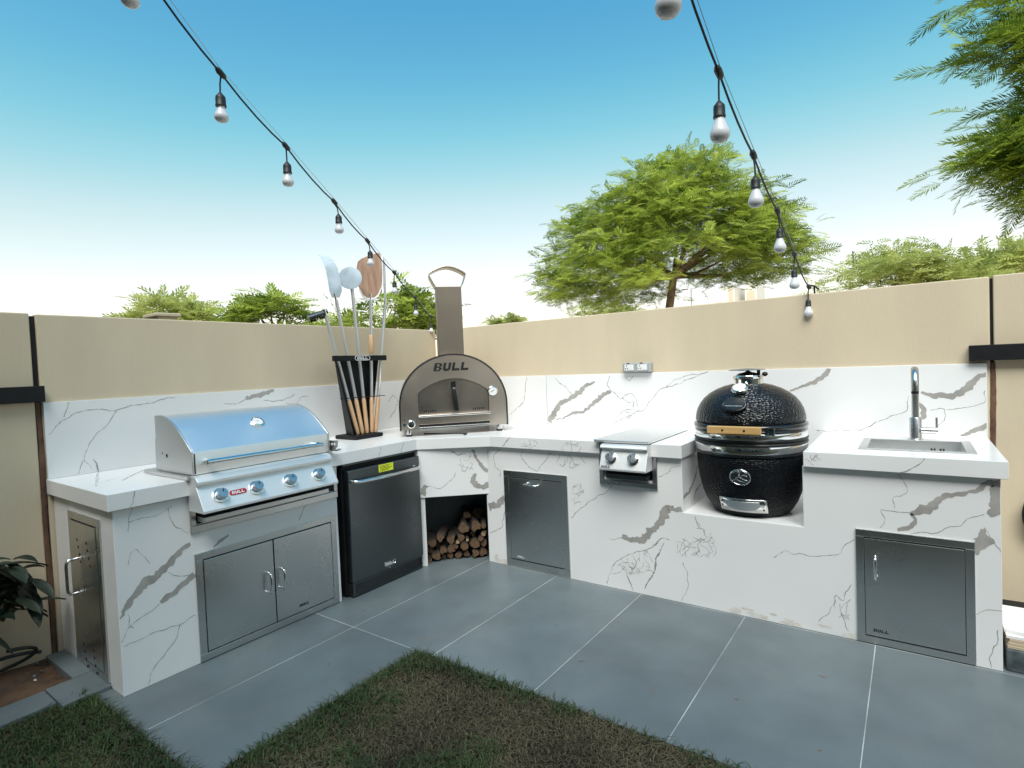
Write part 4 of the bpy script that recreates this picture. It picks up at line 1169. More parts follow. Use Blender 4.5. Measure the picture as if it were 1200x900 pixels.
# ------------------------------------------------------------------ side burner (faces -y)
B_ = thing('side_burner', 'stainless double side burner with a flat lid and two knobs', 'side burner', (2.28, -0.5, 0.655))
MB().box(2.088, 2.446, -0.846, -0.118, HC + 0.003, HC + 0.019).build('lid', M['hood'], B_, bevel=0.004, seg=3)
MB().box(2.14, 2.42, -0.80, -0.16, 0.72, HC + 0.002).build('burner_box', M['black_gap'], B_)
cp = [(-0.795, 0.925), (-0.858, 0.925), (-0.876, 0.920), (-0.884, 0.905), (-0.872, 0.898), (-0.856, 0.894), (-0.903, 0.782), (-0.903, 0.771), (-0.795, 0.771)]
MB().prism(cp, 2.150, 2.446, 'x').build('control_panel', M['panel_steel'], B_, bevel=0.002)
pn = Vector((0, -0.112, 0.047)).normalized()
for xx in (2.220, 2.362):
    c = Vector((xx, -0.8765, 0.8425))
    kn = MB().lathe([(0.036, 0), (0.036, 0.006), (0.031, 0.009), (0.027, 0.009)], c, 24, pn).build('knob', M['chrome'], B_, smooth=40)
    MB().lathe([(0.0255, 0.008), (0.0255, 0.032), (0.023, 0.040), (0.0, 0.041)], c, 24, pn, caps=False).build('knob_grip', M['alu'], kn, smooth=40)
    q = c + pn * 0.0415
    MB().box(xx - 0.002, xx + 0.002, q.y - 0.001, q.y + 0.001, q.z + 0.004, q.z + 0.016).build('pointer', M['black_print'], kn)
put_text('BULL', 0.020, M['black_print'], B_, (2.192, -0.8995, 0.792), -PI / 2, tilt=-0.39, shear=0.2, extrude=0.0004, offset=0.0006)
MB().box(2.165, 2.43, -0.845, -0.79, 0.712, 0.740).build('drip_tray', M['black_steel'], B_, bevel=0.002)
tf = MB()
tf.box(2.092, 2.470, -BR - 0.014, -BR - 0.001, 0.655, 0.688)
tf.box(2.092, 2.121, -BR - 0.014, -BR - 0.001, 0.6885, HB - 0.002)
tf.box(2.441, 2.470, -BR - 0.014, -BR - 0.001, 0.6885, HB - 0.002)
tf.build('trim_frame', M['steel'], B_, bevel=0.003)

# ------------------------------------------------------------------ pizza oven in the corner (local frame: -y is the front)
OA = math.atan2(0.740, 0.673)
O = thing('pizza_oven', 'domed stainless pizza oven with a tall square chimney standing on the counter corner', 'pizza oven', (0.900, -0.787, HC), OA)


def arch(w, zc, h, z0, n=28):
    pts = [(-w, z0)]
    for i in range(n + 1):
        a = PI - PI * i / n
        pts.append((w * math.cos(a), zc + h * math.sin(a)))
    pts.append((w, z0))
    return pts


# shell
sh = MB().prism(arch(0.398, 0.22, 0.375, 0.048), 0.03, 0.62, 'y')
sh.build('dome_shell', M['oven_steel'], O, world=False, smooth=35)
rim = MB()
outer, inner_r = arch(0.409, 0.22, 0.386, 0.046), arch(0.398, 0.22, 0.375, 0.046)
nn = len(outer)
vs = [(x, -0.004, z) for x, z in outer] + [(x, -0.004, z) for x, z in inner_r] + [(x, 0.045, z) for x, z in outer] + [(x, 0.045, z) for x, z in inner_r]
fs = []
for i in range(nn - 1):
    fs += [(i, nn + i, nn + i + 1, i + 1), (i, i + 1, 2 * nn + i + 1, 2 * nn + i), (2 * nn + i, 2 * nn + i + 1, 3 * nn + i + 1, 3 * nn + i)]
rim.add(vs, fs)
rim.build('rim', M['black_steel'], O, world=False, smooth=35)
# front plate with the arched mouth: ring of quads between the two outlines
oc = (0.0, 0.25)
inn = [(-0.268, 0.158)] + [(-0.268 + 0.534 * i / 24, 0.315 + 0.105 * math.sin(PI * (i / 24)) ** 0.8) for i in range(25)] + [(0.266, 0.158)]


def resample(poly, n):
    P = np.array(poly + [poly[0]])
    out = []
    for i in range(n):
        a = 2 * PI * i / n + 0.013
        dx, dz = math.cos(a), math.sin(a)
        best = 0
        for k in range(len(P) - 1):
            ax, az = P[k] - np.array(oc)
            bx_, bz = P[k + 1] - np.array(oc)
            den = dx * (bz - az) - dz * (bx_ - ax)
            if abs(den) < 1e-12:
                continue
            t = (ax * (bz - az) - az * (bx_ - ax)) / den
            u = (ax * dz - az * dx) / den
            if t > 0 and -1e-9 <= u <= 1 + 1e-9:
                best = max(best, t)
        out.append((oc[0] + dx * best, oc[1] + dz * best))
    return out


N_ = 180
ro, ri = resample(arch(0.3975, 0.22, 0.3745, 0.05, 60), N_), resample(inn, N_)
vs = [(x, 0.0, z) for x, z in ro] + [(x, 0.0, z) for x, z in ri] + [(x, 0.03, z) for x, z in ri] + [(x, 0.0295, z) for x, z in ro]
fs = []
for i in range(N_):
    j = (i + 1) % N_
    fs += [(i, j, N_ + j, N_ + i), (N_ + i, N_ + j, 2 * N_ + j, 2 * N_ + i), (i, 3 * N_ + i, 3 * N_ + j, j)]
fp = MB()
fp.add(vs, fs)
FP = fp.build('front_plate', M['oven_steel'], O, world=False, smooth=30)
DO = MB().prism([(x * 0.985, 0.158 + (z - 0.158) * 0.985 + 0.001) for x, z in inn], 0.012, 0.028, 'y').build('door', M['oven_door'], O, world=False, bevel=0.0015)
MB().box(-0.017, 0.017, -0.002, 0.012, 0.345, 0.398).build('handle_plate', M['black'], DO, world=False, bevel=0.003)
MB().box(-0.012, 0.012, -0.035, 0.0, 0.315, 0.350).build('handle_bracket', M['chrome'], DO, world=False, bevel=0.003)
MB().tube([(0.0, -0.03, 0.335), (0.004, -0.040, 0.30), (0.010, -0.046, 0.24), (0.014, -0.042, 0.178)], [0.010, 0.013, 0.0155, 0.014], 12).build('handle', M['black'], DO, world=False, smooth=50)
for sx in (-1, 1):
    for k in range(6):
        x = sx * (0.145 + 0.016 * k)
        MB().box(x - 0.004, x + 0.004, 0.0105, 0.0125, 0.175, 0.190).build('vent_slot', M['black_gap'], DO, world=False)
MB().box(-0.272, 0.270, -0.045, 0.005, 0.142, 0.156).build('shelf', M['chrome'], O, world=False, bevel=0.004)
MB().box(-0.268, 0.266, -0.012, -0.001, 0.085, 0.141).build('ash_panel', M['oven_steel'], O, world=False, bevel=0.002)
MB().box(-0.266, 0.264, -0.006, -0.001, 0.068, 0.084).build('panel_gap', M['black_gap'], O, world=False)
MB().box(-0.268, 0.266, -0.018, -0.001, 0.050, 0.067).build('lower_lip', M['steel'], O, world=False, bevel=0.002)
kn = MB().lathe([(0.030, 0), (0.030, 0.006), (0.024, 0.010), (0.022, 0.030), (0.0, 0.031)], (-0.325, -0.0005, 0.092), 24, (0, -1, 0), caps=False).build('gas_knob', M['chrome'], O, world=False, smooth=40)
MB().cyl((-0.375, -0.0005, 0.092), (-0.375, -0.010, 0.092), 0.012, 14).build('igniter', M['chrome'], O, world=False, smooth=40)
MB().box(-0.3775, -0.3725, -0.003, -0.0005, 0.120, 0.134).build('flame_mark', M['black_print'], O, world=False)
th = MB().lathe([(0.036, 0), (0.036, 0.010), (0.031, 0.014), (0.029, 0.010)], (0.297, -0.0005, 0.312), 26, (0, -1, 0)).build('thermometer', M['chrome'], O, world=False, smooth=40)
MB().lathe([(0.029, 0.0095), (0.029, 0.0105)], (0.297, -0.0005, 0.312), 26, (0, -1, 0)).build('dial', M['white_print'], th, world=False)
MB().tube([(0.280, -0.0115, 0.305), (0.310, -0.0115, 0.318)], 0.0018, 5).build('needle', M['black_print'], th, world=False)
text_mesh('lettering', 'BULL', 0.085, M['black_print'], O, (-0.008, -0.0006, 0.508), (PI / 2, 0, 0), extrude=0.0008, shear=0.22, offset=0.0035, spacing=1.0)
for sx in (-1, 1):
    for yy in (0.03, 0.52):
        lg = MB().cyl((sx * 0.342, yy, 0.014), (sx * 0.342, yy, 0.06), 0.021, 18).build('leg', M['chrome'], O, world=False, smooth=50)
        MB().cyl((sx * 0.342, yy, 0.0), (sx * 0.342, yy, 0.0145), 0.023, 18).build('rubber_foot', M['rubber'], lg, world=False, smooth=50)
# chimney and bent cap
CH = MB().box(-0.083, 0.107, 0.12, 0.30, 0.575, 1.125).build('chimney', M['chimney_steel'], O, world=False, bevel=0.003)
cpth = [(-0.083, 0.0), (-0.105, 0.04), (-0.128, 0.085), (-0.132, 0.105), (-0.118, 0.118)]
for i in range(1, 12):
    t = i / 12
    cpth.append((-0.118 + (0.130 + 0.118) * t, 0.118 + 0.042 * math.sin(PI * t)))
cpth += [(0.130, 0.118), (0.146, 0.105), (0.143, 0.085), (0.128, 0.04), (0.107, 0.0)]
cpm = MB()
vs, fs = [], []
for (x, z) in cpth:
    vs += [(x, 0.135, 1.121 + z), (x, 0.285, 1.121 + z)]
for i in range(len(cpth) - 1):
    fs.append((2 * i, 2 * i + 1, 2 * i + 3, 2 * i + 2))
cpm.add(vs, fs)
co = cpm.build('chimney_cap', M['oven_steel'], CH, world=False, smooth=50)
md = co.modifiers.new('sol', 'SOLIDIFY')
md.thickness = 0.003
# gas hose lying under the oven
hs = [(1.03, -0.84, HC + 0.008)]
for i in range(10):
    t = i / 9
    hs.append((1.02 - 0.34 * t, -0.80 + 0.02 * math.sin(6 * t) - 0.0 * t - 0.09 * t, HC + 0.008))
o = MB().tube(hs, 0.0055, 8).build('gas_hose', M['rubber'], smooth=60)
tag(o, 'thin black gas hose lying on the worktop under the pizza oven', 'hose')

# ------------------------------------------------------------------ peel rack
R_ = thing('peel_rack', 'black tapered steel rack for pizza tools standing beside the pizza oven', 'rack', (0.31, -1.19, HC))
MB().box(0.17, 0.412, -1.325, -1.062, HC + 0.0005, HC + 0.030).build('foot', M['black'], R_, bevel=0.009, seg=3)
RK = [(-1.262, HC + 0.030), (-1.085, HC + 0.030), (-0.975, 1.545), (-1.335, 1.545)]
MB().prism(RK, 0.225, 0.231, 'x').build('back_plate', M['black'], R_)
lb = MB()
lb.add([(0.231, -1.262, HC + .03), (0.375, -1.312, HC + .03), (0.375, -1.450, 1.54), (0.231, -1.335, 1.54),
        (0.231, -1.256, HC + .03), (0.375, -1.306, HC + .03), (0.375, -1.444, 1.54), (0.231, -1.329, 1.54)],
       [(0, 1, 2, 3), (7, 6, 5, 4), (0, 4, 5, 1), (1, 5, 6, 2), (2, 6, 7, 3), (3, 7, 4, 0)])
lb.build('side_plate', M['black'], R_)
lb = MB()
lb.add([(0.231, -1.091, HC + .03), (0.30, -1.091, HC + .03), (0.30, -0.981, 1.54), (0.231, -0.981, 1.54),
        (0.231, -1.085, HC + .03), (0.30, -1.085, HC + .03), (0.30, -0.975, 1.54), (0.231, -0.975, 1.54)],
       [(0, 1, 2, 3), (7, 6, 5, 4), (0, 4, 5, 1), (1, 5, 6, 2), (2, 6, 7, 3), (3, 7, 4, 0)])
lb.build('side_plate', M['black'], R_)
BAR = MB().box(0.366, 0.386, -1.462, -0.968, 1.508, 1.548).build('front_bar', M['black'], R_, bevel=0.006, seg=3)
MB().box(0.222, 0.28, -1.345, -0.968, 1.542, 1.548).build('top_plate', M['black'], R_)
MB().cyl((0.383, -1.42, 1.240), (0.383, -1.005, 1.236), 0.0028, 8).build('retaining_wire', M['black'], R_)
bl = []
for i in range(28):
    a = 2 * PI * i / 28
    bl.append((0.3868, -1.205 + 0.052 * (1 if math.cos(a) > 0 else -1) + 0.016 * math.cos(a), 1.528 + 0.016 * math.sin(a)))
MB().tube(bl, 0.002, 6, closed=True).build('badge', M['white_print'], BAR)
put_text('BULL', 0.030, M['white_print'], BAR, (0.3866, -1.205, 1.528), 0, shear=0.15, extrude=0.0005, offset=0.001, spacing=1.25)

# the five tools: pole from the rack floor to the head; heads turned towards the garden
RX = 0.335
rods = [((-1.234, 0.962), (-1.471, 1.854)), ((-1.194, 0.962), (-1.371, 1.949)), ((-1.154, 0.962), (-1.229, 2.047)),
        ((-1.112, 0.962), (-1.060, 1.971)), ((-1.079, 0.962), (-0.921, 1.950))]
labels = [('oven_brush', 'pizza oven brush with a dark bristle head in the black rack', 'brush'),
          ('pizza_turner', 'narrow silver pizza turner with a long curved blade in the rack', 'peel'),
          ('round_peel', 'small round silver pizza peel standing in the black rack', 'peel'),
          ('wooden_peel', 'broad brown wooden pizza peel standing in the black rack', 'peel'),
          ('silver_peel', 'silver pizza peel seen edge-on at the oven side of the rack', 'peel')]
tools = []
for k, ((ya, za), (yb, zb)) in enumerate(rods):
    T_ = thing(labels[k][0], labels[k][1], labels[k][2], (RX, ya, za), 0, None)
    dx = 0.004 * (k - 2)
    a, b = Vector((RX + dx, ya, za)), Vector((RX + dx, yb, zb))
    d_ = (b - a).normalized()
    MB().tube([a, a + d_ * 0.02, a + d_ * 0.25, a + d_ * 0.27], [0.0125, 0.0155, 0.0155, 0.012], 12).build('wooden_grip', M['wood_handle'], T_, smooth=50)
    MB().tube([a + d_ * 0.268, b], 0.0125 if k != 3 else 0.0115, 12).build('pole', M['alu_paint'], T_, smooth=50)
    tools.append((T_, a, b, d_))
    if k in (1, 2, 3, 4):
        MB().tube([b - d_ * 0.01, b + d_ * 0.05], 0.0095, 10).build('ferrule', M['chrome'], T_, smooth=50)


def blade(T_, base, outline, nrm, up, th, mt, name='blade'):
    """outline (s, h) in the plane with in-plane side vector and up"""
    up = Vector(up).normalized()
    nrm = Vector(nrm).normalized()
    side = up.cross(nrm).normalized()
    up = nrm.cross(side).normalized()
    base = Vector(base)
    n = len(outline)
    vs = [base + side * s + up * h - nrm * th / 2 for s, h in outline] + [base + side * s + up * h + nrm * th / 2 for s, h in outline]
    fs = [tuple(range(n))[::-1], tuple(range(n, 2 * n))] + [(i, (i + 1) % n, n + (i + 1) % n, n + i) for i in range(n)]
    return MB().add(vs, fs).build(name, mt, T_)


FACE = Vector((0.72, -0.68, 0.16))
# brush
T_, a, b, d_ = tools[0]
hd = Vector((-0.36, -0.80, -0.30)).normalized()
c0 = b + d_ * 0.005
sd = hd.cross(d_).normalized()
MB().tube([c0 - hd * 0.02, c0 + hd * 0.12], 0.018, 8).build('brush_head', M['black_steel'], T_, smooth=40)
bs = MB()
for i in range(90):
    p = c0 + hd * (0.01 + 0.10 * random.random()) + sd * random.uniform(-.015, .015)
    dd = (-d_ * 0.6 + sd * random.uniform(-.4, .4) + hd * random.uniform(-.2, .2)).normalized()
    bs.tube([p + dd * 0.012, p + dd * 0.042], 0.0018, 3)
tag(bs.build('bristles', M['black'], T_), 'stiff dark bristles of the brush', kind='stuff')
MB().lathe([(0.018, -0.02), (0.018, 0.02)], c0, 12, d_).build('collar', M['chrome'], T_, smooth=40)
# turner: long narrow bent blade, two slabs of outline points
T_, a, b, d_ = tools[1]
oc_ = [(-0.028, 0.0), (0.028, 0.0), (0.045, 0.05), (0.040, 0.13), (0.020, 0.22), (-0.012, 0.285), (-0.040, 0.315), (-0.110, 0.320), (-0.088, 0.285), (-0.062, 0.20), (-0.048, 0.10), (-0.044, 0.05)]
blade(T_, b + d_ * 0.02, oc_, FACE, Vector((0, 0, 1)), 0.003, M['blade'])
# round peel
T_, a, b, d_ = tools[2]
blade(T_, b + Vector((0, -0.012, 0.075)), [(0.085 * math.cos(2 * PI * i / 40), 0.085 * math.sin(2 * PI * i / 40)) for i in range(40)], FACE, (0, 0, 1), 0.003, M['blade'])
# wooden peel: rounded paddle, pale edge
T_, a, b, d_ = tools[3]
ol = [(-0.028, 0.0), (0.028, 0.0), (0.058, 0.025), (0.080, 0.075), (0.092, 0.14), (0.095, 0.22), (0.094, 0.31), (0.086, 0.352), (0.074, 0.368), (0.0, 0.345), (-0.060, 0.318), (-0.086, 0.295), (-0.095, 0.25), (-0.094, 0.16), (-0.084, 0.08), (-0.060, 0.025)]
blade(T_, b + Vector((0, 0, 0.01)), ol, FACE, (0, 0, 1), 0.010, M['wood_dark'])
ol2 = [(s * 1.03, -0.006 + h * 0.30) for s, h in [(-0.028, 0.0), (0.028, 0.0), (0.058, 0.09), (0.080, 0.25), (0.086, 0.40), (0.078, 0.30), (0.052, 0.13), (0.026, 0.05), (-0.026, 0.05), (-0.052, 0.13), (-0.078, 0.30), (-0.088, 0.40), (-0.082, 0.25), (-0.060, 0.09)]]
blade(T_, b + Vector((0, 0, 0.008)), ol2, FACE, (0, 0, 1), 0.016, M['white_plastic'], 'pale_edge')
gp = a + d_ * 0.60
MB().tube([gp, gp + d_ * 0.01, gp + d_ * 0.13, gp + d_ * 0.145], [0.014, 0.0185, 0.0185, 0.014], 12).build('sliding_grip', M['wood_handle'], T_, smooth=50)
# edge-on silver peel
T_, a, b, d_ = tools[4]
ol = [(-0.03, 0.0), (0.03, 0.0), (0.075, 0.05), (0.105, 0.12), (0.110, 0.30), (0.100, 0.345), (-0.100, 0.345), (-0.110, 0.30), (-0.105, 0.12), (-0.075, 0.05)]
blade(T_, b + d_ * 0.02, ol, Vector((0.70, 0.66, 0.0)), d_ + Vector((0, 0.05, 0.2)), 0.003, M['alu'])

# ------------------------------------------------------------------ kamado
KC = (2.932, -0.52)
KM = thing('ceramic_grill', 'black egg-shaped ceramic charcoal grill with chrome bands and bamboo handle', 'ceramic grill', (KC[0], KC[1], HK))


def dimple_material(nm, rough, spec):
    m = mat(nm, (0.006, 0.007, 0.009), rough, spec=spec)
    t = m.node_tree
    b = t.nodes['Principled BSDF']
    tc = t.nodes.new('ShaderNodeTexCoord')
    mp = t.nodes.new('ShaderNodeMapping')
    mp.inputs['Scale'].default_value = (62, 62, 105)
    nz = t.nodes.new('ShaderNodeTexNoise')
    nz.inputs['Scale'].default_value = 7
    ad = t.nodes.new('ShaderNodeVectorMath')
    ad.operation = 'MULTIPLY_ADD'
    ad.inputs[1].default_value = (0.05, 0.05, 0.05)
    t.links.new(tc.outputs['Object'], nz.inputs['Vector'])
    t.links.new(nz.outputs['Color'], ad.inputs[0])
    t.links.new(tc.outputs['Object'], ad.inputs[2])
    t.links.new(ad.outputs[0], mp.inputs[0])
    vo = t.nodes.new('ShaderNodeTexVoronoi')
    vo.inputs['Scale'].default_value = 1.0
    vo.inputs['Randomness'].default_value = 0.55
    t.links.new(mp.outputs[0], vo.inputs['Vector'])
    bp = t.nodes.new('ShaderNodeBump')
    bp.inputs['Strength'].default_value = 0.85
    bp.inputs['Distance'].default_value = 0.006
    t.links.new(vo.outputs['Distance'], bp.inputs['Height'])
    t.links.new(bp.outputs[0], b.inputs['Normal'])
    return m


M['dimple'] = dimple_material('black_dimpled_lid', 0.22, 0.42)
M['dimple_bowl'] = dimple_material('black_dimpled_bowl', 0.32, 0.16)
kc0 = (KC[0], KC[1], HK)
N6 = 64
MB().lathe([(0.190, 0.0005), (0.204, 0.006), (0.222, 0.028), (0.247, 0.07), (0.265, 0.12), (0.279, 0.18), (0.2885, 0.24), (0.293, 0.30), (0.2945, 0.34), (0.290, 0.346)], kc0, N6).build('fire_bowl', M['dimple_bowl'], KM, smooth=40)
MB().lathe([(0.290, 0.345), (0.302, 0.346), (0.304, 0.353), (0.302, 0.360), (0.290, 0.361)], kc0, N6).build('bowl_lip', M['kamado'], KM, smooth=60)
MB().lathe([(0.288, 0.3615), (0.2995, 0.3615), (0.3005, 0.364), (0.3005, 0.400), (0.2995, 0.402), (0.288, 0.402)], kc0, N6).build('lower_band', M['chrome'], KM, smooth=30)
MB().lathe([(0.288, 0.4025), (0.302, 0.403), (0.305, 0.410), (0.301, 0.417), (0.296, 0.420), (0.302, 0.424), (0.305, 0.431), (0.302, 0.437), (0.288, 0.4375)], kc0, N6).build('gasket', M['rubber'], KM, smooth=60)
UB = MB().lathe([(0.288, 0.438), (0.2995, 0.438), (0.3005, 0.440), (0.3005, 0.468), (0.2995, 0.470), (0.288, 0.470)], kc0, N6).build('upper_band', M['chrome'], KM, smooth=30)
MB().lathe([(0.288, 0.4705), (0.300, 0.471), (0.3015, 0.480), (0.298, 0.486), (0.304, 0.492), (0.3065, 0.502), (0.304, 0.512), (0.296, 0.517), (0.286, 0.519)], kc0, N6).build('lid_lip', M['kamado'], KM, smooth=60)
LID = MB().lathe([(0.290, 0.5195), (0.2955, 0.530), (0.293, 0.555), (0.284, 0.590), (0.268, 0.622), (0.245, 0.652), (0.214, 0.679), (0.175, 0.702), (0.130, 0.720), (0.090, 0.730), (0.0, 0.734)], kc0, N6, caps=False).build('lid', M['dimple'], KM, smooth=50)
MB().lathe([(0.080, 0.727), (0.080, 0.755), (0.082, 0.757), (0.082, 0.770), (0.078, 0.778), (0.070, 0.780)], kc0, 32).build('chimney_vent', M['chrome'], LID, smooth=35)
MB().lathe([(0.068, 0.778), (0.050, 0.790), (0.020, 0.797), (0.006, 0.806), (0.0, 0.807)], kc0, 28, caps=False).build('vent_daisy', M['black'], LID, smooth=40)
MB().lathe([(0.098, 0.808), (0.098, 0.813), (0.0, 0.820)], (KC[0] - 0.005, KC[1], HK), 32).build('rain_cap', M['alu'], LID, smooth=40)
MB().cyl((KC[0] + 0.062, KC[1] - 0.02, HK + 0.77), (KC[0] + 0.062, KC[1] - 0.02, HK + 0.811), 0.009, 8).build('cap_post', M['black'], LID)
MB().ellipsoid((KC[0] + 0.098, KC[1] - 0.035, HK + 0.785), 0.016, 0.014, 0.013, 14, 9).build('vent_knob', M['rubber'], LID, smooth=60)
# handle
hb = MB().box(2.792, 3.066, -0.872, -0.845, 1.0125, 1.0535).build('handle', M['bamboo'], UB, bevel=0.004)
for xx in (2.874, 2.984):
    MB().cyl((xx, -0.8735, 1.033), (xx, -0.8705, 1.033), 0.006, 10).build('screw', M['black_print'], UB)
    MB().box(xx - 0.012, xx + 0.012, -0.847, -0.815, 1.015, 1.050).build('handle_bracket', M['chrome'], UB)
# clasp on the right of the band
MB().box(3.085, 3.118, -0.803, -0.775, 1.0, 1.045).build('clasp', M['chrome'], UB, bevel=0.003)
# thermometer
tn = Vector((0, -0.55, 0.83)).normalized()
c = Vector((2.930, -0.706, HK + 0.700))
th = MB().lathe([(0.020, -0.02), (0.020, 0.004), (0.040, 0.006), (0.043, 0.012), (0.040, 0.022), (0.034, 0.026)], c, 28, tn).build('thermometer', M['chrome'], LID, smooth=40)
MB().lathe([(0.034, 0.0255), (0.034, 0.0268)], c, 28, tn).build('dial', M['white_print'], th)
# raised oval plate on the lid
ec, en = Vector((2.920, -0.793, HK + 0.624)), Vector((0, -0.80, 0.60)).normalized()
es, eu = Vector((1, 0, 0)), Vector((0, 0.60, 0.80)).normalized()
ev = [ec + en * (0.012 - 0.35 * (0.058 * math.cos(2 * PI * i / 36)) ** 2 / 0.25) + es * 0.058 * math.cos(2 * PI * i / 36) + eu * 0.040 * math.sin(2 * PI * i / 36) for i in range(36)]
MB().tube(ev, 0.0045, 8, closed=True).build('oval_rim', M['kamado'], LID, smooth=60)
ev2 = [ec + en * 0.008 + (v - ec) * 0.95 for v in ev]
MB().add([ec + en * 0.016] + ev2, [(0, 1 + i, 1 + (i + 1) % 36) for i in range(36)]).build('oval_plate', M['kamado'], LID, smooth=60)
for zz_ in (-0.012, ):
    MB().tube([ec + en * 0.017 + es * t + eu * zz_ for t in (-0.045, 0.0, 0.045)], 0.0014, 5).build('oval_bar', M['alu'], LID)
# medallion on the bowl: polished oval with a relief of a palm island and waves
mc, mn = Vector((2.944, -0.8085, 0.776)), Vector((0.02, -0.985, -0.17)).normalized()
ms = Vector((1, 0.02, 0)).normalized()
mu = ms.cross(mn).normalized()
if mu.z < 0:
    mu = -mu


def oval(rx, rz, off, n=40):
    return [mc + ms * rx * math.cos(2 * PI * i / n) + mu * rz * math.sin(2 * PI * i / n) + mn * off for i in range(n)]


v1, v2 = oval(0.054, 0.045, -0.012), oval(0.054, 0.045, 0.008)
MDL = MB().add(v1 + v2, [tuple(range(40, 80))] + [(i, (i + 1) % 40, 40 + (i + 1) % 40, 40 + i) for i in range(40)]).build('medallion', M['black_steel'], KM)
MB().tube(oval(0.052, 0.043, 0.008), 0.0035, 8, closed=True).build('medallion_rim', M['chrome'], MDL, smooth=60)


def relief(name, pts, r):
    MB().tube([mc + ms * a + mu * b + mn * 0.009 for a, b in pts], r, 6).build(name, M['chrome'], MDL, smooth=60)


relief('relief_trunk', [(-0.003, 0.002), (-0.004, 0.016), (-0.002, 0.030)], 0.0035)
relief('relief_frond', [(-0.002, 0.030), (-0.020, 0.034), (-0.034, 0.024)], 0.0030)
relief('relief_frond', [(-0.002, 0.030), (0.016, 0.036), (0.034, 0.024)], 0.0035)
relief('relief_bird', [(0.008, 0.010), (0.020, 0.014), (0.036, 0.008)], 0.0042)
relief('relief_hill', [(-0.024, -0.006), (-0.004, 0.003), (0.014, -0.010), (0.036, -0.018)], 0.0032)
relief('relief_wave', [(-0.036, -0.018), (-0.018, -0.014), (0.0, -0.022), (0.024, -0.026)], 0.0026)
# draught door at the foot, bent round the bowl
dd = MB()
vs, fs = [], []
nd = 16
for i in range(nd + 1):
    u = -0.128 + 0.256 * i / nd
    for z in (0.571, 0.648):
        rr = np.interp(z - HK, [0.028, 0.07, 0.12], [0.222, 0.247, 0.265]) + 0.010
        ang = (u / rr)
        vs.append((2.941 + rr * math.sin(ang), KC[1] - rr * math.cos(ang), z))
for i in range(nd):
    fs.append((2 * i, 2 * i + 2, 2 * i + 3, 2 * i + 1))
dd.add(vs, fs)
dr = dd.build('draught_door', M['chrome'], KM, smooth=60)
dr.modifiers.new('s', 'SOLIDIFY').thickness = 0.008
dd = MB()
vs, fs = [], []
for i in range(nd + 1):
    u = -0.092 + 0.184 * i / nd
    t = abs(2 * i / nd - 1)
    for z in (0.584 + 0.028 * t ** 4, 0.637):
        rr = np.interp(z - HK, [0.028, 0.07, 0.12], [0.222, 0.247, 0.265]) + 0.0155
        ang = (u / rr)
        vs.append((2.941 + rr * math.sin(ang), KC[1] - rr * math.cos(ang), z))
for i in range(nd):
    fs.append((2 * i, 2 * i + 2, 2 * i + 3, 2 * i + 1))
dd.add(vs, fs)
dd.build('slide', M['steel'], dr, smooth=60)
for u, z in ((-0.110, 0.628), (-0.108, 0.605), (0.108, 0.592), (0.112, 0.63)):
    rr = np.interp(z - HK, [0.028, 0.07, 0.12], [0.222, 0.247, 0.265]) + 0.0135
    p = Vector((2.941 + rr * math.sin(u / rr), KC[1] - rr * math.cos(u / rr), z))
    q = Vector((math.sin(u / rr), -math.cos(u / rr), 0))
    MB().cyl(p, p + q * 0.004, 0.005, 8).build('bolt', M['black'], dr)

# ------------------------------------------------------------------ sink, tap
SK = thing('sink', 'rectangular steel sink set in the short worktop', 'sink', (3.709, -0.424, HC - 0.19))
sx0, sx1, sy0, sy1 = 3.4745, 3.9435, -0.634, -0.214
ix0, ix1, iy0, iy1 = 3.512, 3.906, -0.600, -0.249
fl = MB()
fl.box(sx0, sx1, sy0, iy0, HC + 0.0012, HC + 0.004)
fl.box(sx0, sx1, iy1, sy1, HC + 0.0012, HC + 0.004)
fl.box(sx0, ix0, iy0, iy1, HC + 0.0012, HC + 0.004)
fl.box(ix1, sx1, iy0, iy1, HC + 0.0012, HC + 0.004)
fl.build('rim', M['steel_h'], SK, bevel=0.0012)
bs = MB()
d0 = HC - 0.185
bs.add([(ix0, iy0, HC + 0.003), (ix1, iy0, HC + 0.003), (ix1, iy1, HC + 0.003), (ix0, iy1, HC + 0.003),
        (ix0 + 0.01, iy0 + 0.01, d0), (ix1 - 0.01, iy0 + 0.01, d0), (ix1 - 0.01, iy1 - 0.01, d0), (ix0 + 0.01, iy1 - 0.01, d0)],
       [(0, 4, 5, 1), (1, 5, 6, 2), (2, 6, 7, 3), (3, 7, 4, 0), (4, 7, 6, 5)])
BSN = bs.build('basin', M['steel_h'], SK)
for k in range(4):
    xx = 3.778 + 0.013 * k + (0.012 if k > 1 else 0)
    MB().box(xx, xx + 0.008, iy1 - 0.0075, iy1 - 0.003, HC - 0.062, HC - 0.036).build('overflow_slot', M['black_gap'], BSN)
MB().cyl((3.709, -0.424, d0 + 0.0005), (3.709, -0.424, d0 + 0.004), 0.045, 24).build('drain', M['chrome'], BSN, smooth=50)
FC = thing('tap', 'tall brushed steel swan-neck tap behind the sink', 'tap', (3.715, -0.175, HC))
fx, fy = 3.715, -0.175
MB().lathe([(0.038, 0.0005), (0.038, 0.004), (0.030, 0.008), (0.0285, 0.012), (0.0285, 0.118), (0.026, 0.121), (0.019, 0.122)], (fx, fy, HC), 24).build('tap_body', M['steel'], FC, smooth=40)
sp = [(fx, fy, HC + 0.12), (fx, fy, HC + 0.30)]
for i in range(1, 13):
    a = PI * i / 12
    sp.append((fx, fy - 0.085 + 0.085 * math.cos(a), HC + 0.30 + 0.085 * math.sin(a)))
sp.append((fx, fy - 0.17, HC + 0.275))
